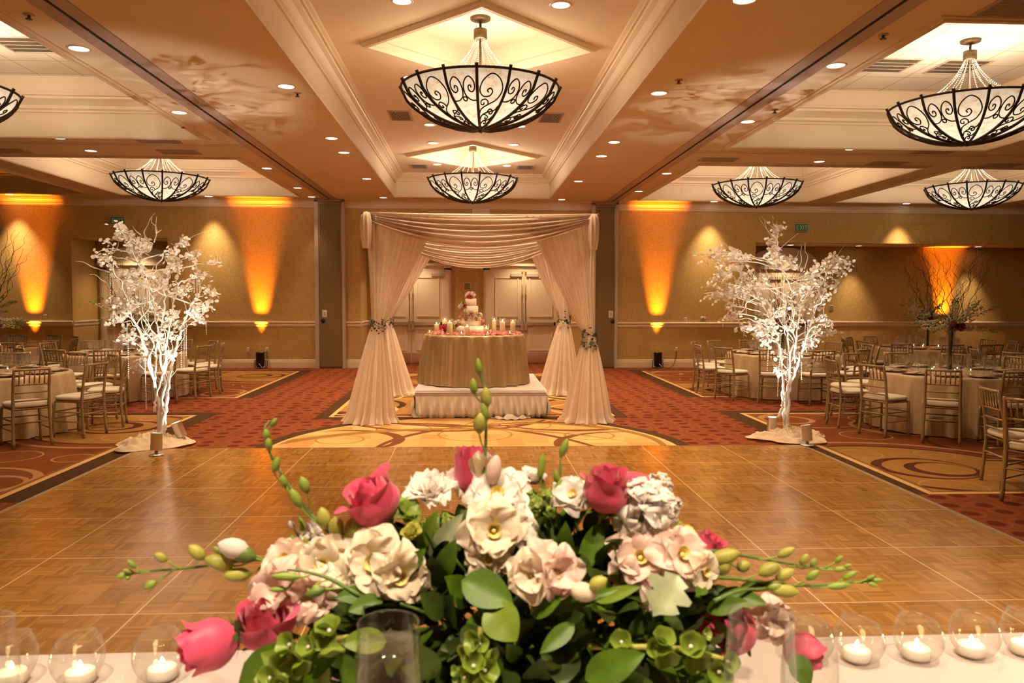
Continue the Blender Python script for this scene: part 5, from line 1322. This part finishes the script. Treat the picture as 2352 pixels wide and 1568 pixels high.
def spray(pts, Y0, Y1, buds, label_mt='orchid_bud', r0=.0034, r1=.0014, name='orchid_spray', nmb='bud'):
    n = len(pts); P = [fp(x, y, Y0+(Y1-Y0)*i/(n-1)) for i, (x, y) in enumerate(pts)]; S = smoothpts(P, 4)
    o = MB().tube(S, [r0+(r1-r0)*i/(len(S)-1) for i in range(len(S))], 7).build(name, 'stem_green', FA)
    for x0, y0, x1, y1, wpx, mt in buds:
        # bud runs from (x0,y0) to (x1,y1) in the stem's own depth range
        best = min(range(len(S)), key=lambda i: (Vector(px(S[i]+FB))-Vector((x0, y0))).length)
        Yb = (S[best]+FB).y-.012
        a = fp(x0, y0, Yb); b_ = fp(x1, y1, Yb-.004); q = MB(); bud(q, a, b_, wpx/2/FPX*Yb); ob = q.build(nmb, mt, o)
        s = S[max(0, best-2)]; d = (b_-a).normalized()
        MB().tube(bez(s, s.lerp(a, .5)-d*.006+Vector((0, 0, -.003)), a+d*.001, 6), .0013, 5).build('pedicel', 'green_bud', o)
OB, GB = 'orchid_bud', 'green_bud'
spray([(945, 1372), (860, 1300), (770, 1235), (700, 1165), (645, 1085), (616, 1030), (608, 985), (620, 965)], 1.10, 1.17,
      [(622, 980, 636, 960, 12, GB), (614, 1010, 610, 985, 16, GB), (618, 1035, 616, 1005, 16, GB), (628, 1085, 640, 1048, 18, GB), (706, 1132, 692, 1094, 22, GB), (690, 1165, 668, 1122, 22, GB), (655, 1120, 648, 1090, 15, GB), (748, 1215, 738, 1164, 30, OB), (775, 1235, 770, 1186, 34, OB), (805, 1238, 818, 1184, 36, OB), (790, 1245, 803, 1220, 22, OB)])
spray([(770, 1335), (690, 1305), (610, 1285), (540, 1290), (470, 1300), (400, 1307), (330, 1312), (280, 1322)], 1.13, 1.17,
      [(292, 1318, 266, 1326, 14, GB), (296, 1322, 290, 1332, 10, GB), (312, 1305, 292, 1285, 13, GB), (384, 1288, 354, 1270, 20, OB), (358, 1335, 330, 1352, 18, GB), (470, 1284, 434, 1252, 28, OB), (535, 1300, 470, 1282, 36, OB), (575, 1318, 512, 1322, 32, OB), (520, 1278, 490, 1255, 14, GB), (305, 1314, 282, 1308, 9, GB)])
spray([(1126, 1290), (1119, 1200), (1112, 1110), (1116, 1010), (1116, 940), (1112, 885), (1100, 845)], 1.09, 1.15,
      [(1102, 860, 1097, 822, 15, GB), (1090, 905, 1086, 868, 17, GB), (1118, 935, 1115, 888, 24, OB), (1100, 995, 1104, 948, 27, OB), (1118, 965, 1108, 925, 16, GB), (1128, 1112, 1142, 1044, 34, 'petal_blush')])
spray([(1450, 1345), (1510, 1295), (1580, 1268), (1650, 1266), (1720, 1278), (1800, 1292), (1880, 1303), (1955, 1308)], 1.07, 1.12,
      [(1632, 1288, 1700, 1268, 34, OB), (1650, 1318, 1672, 1278, 36, OB), (1785, 1278, 1826, 1258, 20, OB), (1840, 1298, 1855, 1272, 19, OB), (1864, 1302, 1874, 1282, 16, GB), (1918, 1292, 1936, 1276, 12, GB), (1914, 1308, 1944, 1306, 14, GB), (1938, 1302, 1956, 1296, 9, GB), (1692, 1305, 1724, 1294, 26, OB)])
spray([(1500, 1345), (1570, 1325), (1650, 1326), (1720, 1332), (1800, 1343), (1880, 1344), (1960, 1336), (2025, 1333)], 1.06, 1.10,
      [(1742, 1318, 1792, 1296, 30, OB), (1782, 1330, 1824, 1308, 26, OB), (1852, 1330, 1882, 1310, 19, GB), (1900, 1348, 1955, 1342, 17, GB), (1936, 1330, 1968, 1312, 15, GB), (1994, 1338, 2016, 1346, 11, GB), (2000, 1332, 2028, 1332, 10, GB), (1990, 1330, 2010, 1320, 9, GB)])
spray([(1640, 1380), (1700, 1356), (1765, 1350)], 1.05, 1.08, [(1768, 1352, 1836, 1360, 32, OB), (1762, 1348, 1800, 1346, 20, GB)], name='bud_stem')
spray([(1270, 1250), (1262, 1180), (1250, 1120), (1244, 1085)], 1.13, 1.16, [(1240, 1102, 1248, 1040, 17, GB), (1256, 1155, 1262, 1120, 16, GB)], name='bud_stem')
spray([(1270, 1200), (1280, 1130), (1290, 1065)], 1.15, 1.17, [(1288, 1050, 1304, 1006, 17, GB), (1282, 1110, 1274, 1078, 14, GB), (1274, 1140, 1290, 1100, 14, GB)], name='bud_stem')
spray([(1330, 1380), (1355, 1350)], .98, .97, [(1355, 1348, 1395, 1328, 30, OB), (1310, 1352, 1372, 1368, 42, 'petal_cream')], name='freesia_stem', nmb='bud')
spray([(830, 1370), (760, 1330), (700, 1312), (660, 1308)], 1.03, 1.04, [(690, 1325, 622, 1322, 18, GB), (660, 1352, 618, 1354, 13, GB), (745, 1352, 700, 1368, 22, 'stem_green'), (720, 1345, 735, 1360, 18, GB)], name='bud_stem')
spray([(700, 1330), (640, 1295), (590, 1278)], 1.12, 1.14, [(588, 1282, 528, 1262, 36, 'stem_green'), (572, 1268, 500, 1248, 44, 'petal_white')], name='lisianthus_stem')
spray([(700, 1290), (690, 1240), (672, 1205)], 1.14, 1.17, [(688, 1258, 666, 1228, 17, 'stem_green'), (676, 1215, 664, 1196, 14, 'petal_white'), (700, 1230, 690, 1196, 15, GB), (715, 1236, 706, 1200, 16, 'petal_white'), (722, 1218, 716, 1190, 15, 'petal_white'), (694, 1275, 668, 1250, 18, 'petal_white'), (736, 1262, 724, 1228, 18, 'petal_white'), (706, 1262, 700, 1232, 16, GB), (700, 1210, 686, 1186, 12, GB)], name='stock_stem')
# roses
rose(864, 1158, 1.12, .037, (-.55, -.2, .9), 1, 1.75, 1.1); rose(1090, 1098, 1.19, .030, (-.05, 0, 1), 2, 2.7, .2); rose(1392, 1134, 1.10, .0345, (.12, -.2, 1), 3, 1.85, 1.0, spin=.5)
rose(492, 1474, 1.02, .033, (-.95, -.35, -.15), 4, 2.2, .5); rose(614, 1438, 1.05, .037, (-.15, -.3, .9), 5, 1.75, .8, spin=1.2); rose(1688, 1446, 1.10, .034, (-.75, -.5, .35), 6, 2.0, .7); rose(1838, 1492, 1.12, .028, (.6, -.5, -.4), 7, 2.0, .3)
rose(1622, 1262, 1.19, .024, (.3, -.1, .6), 8, 2.0, .3)
# pale blooms
F = flower
F('white_bloom', 990, 1142, 1.17, 68, (-.1, -.45, .9), 'petal_white', 1, 7, .75, .5, .10, 3, None); F('white_bloom', 1062, 1112, 1.20, 44, (0, -.4, .9), 'petal_white', 2, 6, .8, .6, .1, 2, None); F('white_bloom', 1318, 1140, 1.14, 52, (-.3, -.6, .6), 'petal_white', 3, 6, .5, .4, .08, 2)
F('orchid_bloom', 1140, 1140, 1.10, 72, (.1, -.7, .7), 'petal_white', 4, 6, .35, .5, .08, 2); F('orchid_bloom', 1175, 1128, 1.12, 60, (.3, -.6, .6), 'petal_white', 14, 6, .3, .5, .08, 1); F('orchid_bloom', 1132, 1218, 1.06, 80, (.1, -.9, .25), 'petal_cream', 5, 6, .35, .5, .08, 2); F('orchid_bloom', 1180, 1205, 1.07, 58, (.4, -.8, .3), 'petal_white', 15, 6, .4, .5, .08, 1)
F('orchid_bloom', 1122, 1280, 1.05, 58, (0, -.9, 0), 'petal_cream', 6, 6, .4, .5, .08, 1); F('orchid_bloom', 1104, 1322, 1.05, 40, (0, -.9, -.2), 'petal_cream', 16, 5, .4, .5, .08, 1)
F('freesia_bloom', 1222, 1322, .99, 66, (-.2, -.85, .25), 'petal_cream', 7, 6, .75, .5, .06, 2); F('freesia_bloom', 1275, 1312, .985, 66, (.35, -.85, .2), 'petal_blush', 8, 6, .7, .5, .06, 2); F('freesia_bloom', 1242, 1288, 1.0, 52, (0, -.6, .7), 'petal_blush', 18, 5, .8, .4, .05, 1)
F('orchid_bloom', 862, 1292, 1.06, 88, (-.15, -.9, .3), 'petal_cream', 9, 6, .3, .5, .08, 2); F('orchid_bloom', 915, 1320, 1.05, 76, (.3, -.9, 0), 'petal_cream', 10, 6, .35, .5, .08, 2); F('orchid_bloom', 820, 1262, 1.09, 60, (-.3, -.7, .5), 'petal_white', 19, 6, .4, .5, .08, 1)
F('orchid_bloom', 660, 1292, 1.10, 72, (-.3, -.7, .6), 'petal_blush', 11, 6, .3, .5, .08, 2); F('orchid_bloom', 742, 1300, 1.08, 82, (0, -.85, .4), 'petal_cream', 12, 6, .35, .5, .08, 2); F('orchid_bloom', 765, 1275, 1.10, 60, (.2, -.5, .8), 'petal_white', 20, 6, .5, .5, .08, 1)
F('blush_bloom', 640, 1352, 1.07, 74, (-.35, -.8, .2), 'petal_blush', 13, 6, .5, .6, .08, 2, None); F('blush_bloom', 705, 1368, 1.06, 68, (0, -.9, .1), 'petal_blush', 21, 6, .5, .6, .08, 2, None); F('blush_bloom', 812, 1352, 1.07, 60, (.1, -.9, -.1), 'petal_cream', 22, 6, .4, .6, .08, 1, None)
F('orchid_bloom', 1470, 1282, 1.07, 76, (-.1, -.8, .4), 'petal_blush', 23, 6, .3, .5, .07, 2); F('orchid_bloom', 1562, 1276, 1.06, 76, (.2, -.75, .5), 'petal_blush', 24, 6, .35, .5, .07, 2); F('orchid_bloom', 1612, 1308, 1.05, 54, (.5, -.8, .0), 'petal_cream', 25, 6, .5, .5, .07, 1); F('orchid_bloom', 1435, 1320, 1.06, 50, (-.2, -.9, -.2), 'petal_blush', 26, 5, .4, .5, .07, 1)
F('blush_bloom', 1770, 1424, 1.10, 56, (.2, -.8, .3), 'petal_blush', 27, 6, .6, .6, .1, 2, None); F('blush_bloom', 1500, 1372, 1.04, 40, (.2, -.9, -.3), 'petal_blush', 28, 5, .5, .6, .08, 1, None)
F('yellow_bloom', 945, 1236, 1.10, 34, (0, -.5, .8), 'orchid_bud', 29, 6, 1.0, .2, .05, 2, None); F('yellow_bloom', 1560, 1232, 1.09, 32, (.4, -.2, .9), 'orchid_bud', 30, 6, 1.1, .2, .05, 2, None)
F('green_bloom', 935, 1175, 1.13, 36, (.3, -.5, .6), 'bell_green', 31, 7, .3, .3, .06, 2, None); F('white_bloom', 1225, 1112, 1.17, 40, (.1, -.2, 1), 'petal_white', 32, 6, 1.0, .3, .06, 2, None)
florets('stock_spike', 1478, 1172, 1.10, 76, 'petal_white', 3, 17, .50); florets('stock_spike', 1512, 1120, 1.13, 36, 'petal_white', 4, 12, .42); florets('stock_spike', 1538, 1165, 1.12, 40, 'petal_white', 6, 12, .4); florets('stock_spike', 728, 1238, 1.15, 46, 'petal_white', 5, 16, .32); florets('hydrangea_head', 1235, 1165, 1.12, 50, 'bell_green', 7, 26, .30); florets('hydrangea_head', 1005, 1215, 1.12, 48, 'bell_green', 8, 18, .34)
F('orchid_bloom', 1110, 1112, 1.125, 66, (-.02, -.12, 1), 'petal_cream', 40, 5, 1.28, .12, .04, 1, None, .5)
# leaves
def leaf(q, a, b_, w_, droop=.1, fold=.25, nrm=(0, -.6, .8), holly=0):
    a, b_ = Vector(a), Vector(b_); d = b_-a; L = d.length; x = d.normalized(); n_ = Vector(nrm); n_ = (n_-x*n_.dot(x)).normalized(); s = x.cross(n_)
    def f(u, v):
        u = 2*u-1; wd = w_*(sin(pi*v**.8)**.8)*(1+holly*.35*sin(6*pi*v*1.0+.6)*abs(u))
        p = a+d*v+s*(u*wd)+n_*(fold*abs(u)*wd-.0-droop*L*(2*v-1)**2*.5+.03*w_*sin(9*v))
        return tuple(p)
    q.grid(f, 6, 9)
def lf(x0, y0, x1, y1, Y, wpx, mt, nrm=(0, -.8, .6), dy=-.02, holly=0, name='leaf'):
    q = MB(); leaf(q, fp(x0, y0, Y), fp(x1, y1, Y+dy), wpx/2/FPX*Y, .12, .22, nrm, holly); q.build(name, mt, FA)
lf(1120, 1390, 1188, 1472, .97, 92, 'leaf_lime'); lf(1060, 1330, 1180, 1385, .99, 90, 'leaf_green'); lf(1215, 1410, 1290, 1370, .98, 50, 'leaf_green'); lf(1250, 1405, 1420, 1350, .99, 36, 'leaf_green'); lf(1365, 1380, 1470, 1346, 1.0, 34, 'leaf_lime')
lf(1560, 1320, 1500, 1415, 1.0, 96, 'leaf_pale', holly=1); lf(1320, 1430, 1240, 1500, .97, 44, 'leaf_green'); lf(540, 1568, 770, 1510, .99, 130, 'leaf_green', (0, -.9, .4)); lf(760, 1580, 600, 1500, .98, 110, 'leaf_lime', (0, -.9, .5)); lf(860, 1360, 770, 1372, 1.04, 46, 'leaf_green'); lf(880, 1378, 800, 1402, 1.03, 50, 'leaf_green')
lf(930, 1320, 975, 1260, 1.06, 40, 'leaf_green'); lf(985, 1290, 1060, 1180, 1.1, 50, 'leaf_pale'); lf(960, 1270, 1005, 1170, 1.11, 34, 'leaf_lime'); lf(1010, 1330, 1045, 1240, 1.06, 50, 'leaf_green'); lf(1650, 1360, 1765, 1385, 1.08, 46, 'leaf_green'); lf(1700, 1345, 1780, 1350, 1.09, 26, 'leaf_green')
lf(1340, 1560, 1480, 1500, .96, 80, 'leaf_green'); lf(1580, 1560, 1700, 1610, .97, 90, 'leaf_green'); lf(1000, 1560, 960, 1480, .97, 60, 'leaf_green'); lf(780, 1560, 830, 1530, .96, 90, 'leaf_green'); lf(1820, 1500, 1860, 1580, 1.09, 60, 'leaf_green'); lf(890, 1470, 780, 1475, .99, 60, 'leaf_lime'); lf(1620, 1400, 1720, 1380, 1.06, 44, 'leaf_green')
lf(560, 1470, 540, 1425, 1.03, 22, 'leaf_green'); lf(540, 1500, 500, 1430, 1.05, 20, 'leaf_green'); lf(1380, 1200, 1330, 1330, 1.10, 50, 'leaf_green'); lf(1290, 1310, 1300, 1200, 1.1, 50, 'leaf_green'); lf(1620, 1345, 1600, 1365, 1.04, 30, 'leaf_green')
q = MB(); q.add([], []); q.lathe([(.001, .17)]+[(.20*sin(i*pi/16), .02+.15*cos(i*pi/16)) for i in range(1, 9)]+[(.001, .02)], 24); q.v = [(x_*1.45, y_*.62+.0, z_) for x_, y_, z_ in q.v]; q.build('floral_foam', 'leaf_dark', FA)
rn = random.Random(21); Q = {k: MB() for k in ('leaf_dark', 'leaf_green')}
cc = fp(1195, 1500, 1.14); cc.z = .13
for k in range(900):
    th = rn.uniform(0, 2*pi); e = rn.uniform(-.25, 1.35); d = Vector((cos(th)*cos(e), sin(th)*cos(e), sin(e)))
    sc = rn.uniform(.55, .92); p = cc+Vector((d.x*.345*sc, d.y*.165*sc, d.z*.185*sc))
    if p.z < .01: p.z = .012+.02*rn.random()
    dr = (d+Vector((rn.gauss(0, .5), rn.gauss(0, .5), rn.gauss(0, .5)))).normalized(); L = rn.uniform(.035, .065)
    e2 = p+dr*L
    if e2.z < .008: e2.z = .012
    leaf(Q['leaf_green' if rn.random() < .25 else 'leaf_dark'], p, e2, L*rn.uniform(.26, .42), .15, .2, (d.x, d.y, d.z+.2))
for k in range(60):
    th = rn.uniform(0, 2*pi); e = rn.uniform(.1, 1.2); d = Vector((cos(th)*cos(e), sin(th)*cos(e), sin(e))); p1 = cc+Vector((d.x*.33, d.y*.16, d.z*.19))
    Q['leaf_green'].tube(bez((d.x*.08, d.y*.05, .07), cc+d*.05, p1, 6), .0022, 5)
for k, q in Q.items(): tag(q.build('foliage', k, FA), kind='stuff')
# bells of ireland
def bells(stem, Y0, Y1, lst, seed):
    rn = random.Random(seed); n = len(stem); P = [fp(x, y, Y0+(Y1-Y0)*i/(n-1)) for i, (x, y) in enumerate(stem)]
    o = MB().tube(smoothpts(P, 4), .004, 7).build('bell_of_ireland', 'orchid_bud', FA)
    for x, y, wpx, ax in lst:
        best = min(range(n), key=lambda i: (Vector(px(P[i]+FB))-Vector((x, y))).length); Y = (P[best]+FB).y-.012
        q = MB(); r_ = wpx/2/FPX*Y; q.m = Matrix.Translation(fp(x, y, Y)) @ frame(ax, (rn.random(), rn.random(), .5)); ph = rn.random()*6
        q.lathe([(.12*r_, -1.0*r_), (.35*r_, -.82*r_), (.62*r_, -.5*r_), (.82*r_, -.15*r_), (1.0*r_, .12*r_), (1.1*r_, .2*r_)], 20, (0, 0, 0), True, lambda rr, z, a, i: (rr*(1+.05*i/5*cos(5*a+ph)), z+.10*r_*sin(5*a+ph)*i/5))
        b_ = q.build('bell', 'bell_green', o)
        q2 = MB(); q2.m = q.m; q2.ball((0, 0, -.55*r_), .2*r_, 7, 5); q2.build('seed', 'petal_white', b_)
bells([(830, 1462), (770, 1468), (700, 1490), (650, 1520), (610, 1560)], .985, .95, [(752, 1436, 56, (-.2, -.3, .9)), (742, 1462, 56, (.1, -.9, .2)), (762, 1495, 58, (.2, -.5, -.8)), (702, 1482, 44, (-.3, -.8, .7)), (655, 1478, 50, (-.6, -.7, .5)), (658, 1520, 70, (-.1, -.9, -.2)), (690, 1535, 50, (.6, -.6, -.4)), (612, 1556, 50, (-.4, -.8, .5)), (640, 1575, 46, (0, -.9, .3)), (590, 1580, 40, (-.6, -.6, .3))], 1)
bells([(1105, 1440), (1098, 1490), (1090, 1540), (1080, 1590)], .97, .93, [(1085, 1470, 46, (-.6, -.6, .2)), (1104, 1478, 36, (.2, -.9, .4)), (1130, 1508, 44, (.8, -.5, -.1)), (1066, 1500, 44, (-.8, -.5, -.2)), (1088, 1522, 50, (0, -.6, .8)), (1122, 1540, 52, (.5, -.7, .3)), (1060, 1555, 44, (-.6, -.6, .4)), (1095, 1562, 50, (0, -.7, .7)), (1044, 1540, 26, (-.8, -.4, .2)), (1108, 1585, 56, (.3, -.8, .5))], 2)
bells([(1350, 1484), (1430, 1486), (1510, 1486), (1590, 1495), (1680, 1520)], 1.0, .96, [(1426, 1470, 46, (-.2, -.6, .6)), (1434, 1500, 54, (0, -.8, -.4)), (1510, 1486, 50, (-.1, -.9, .1)), (1526, 1462, 50, (.1, -.5, .8)), (1532, 1512, 60, (.1, -.8, -.5)), (1590, 1480, 58, (.0, -.7, .6)), (1600, 1516, 66, (.2, -.9, -.3)), (1655, 1545, 56, (-.1, -.8, .3)), (1678, 1520, 46, (.3, -.9, .4)), (1625, 1455, 28, (.6, -.6, .3)), (1440, 1525, 40, (-.2, -.6, -.7))], 3)
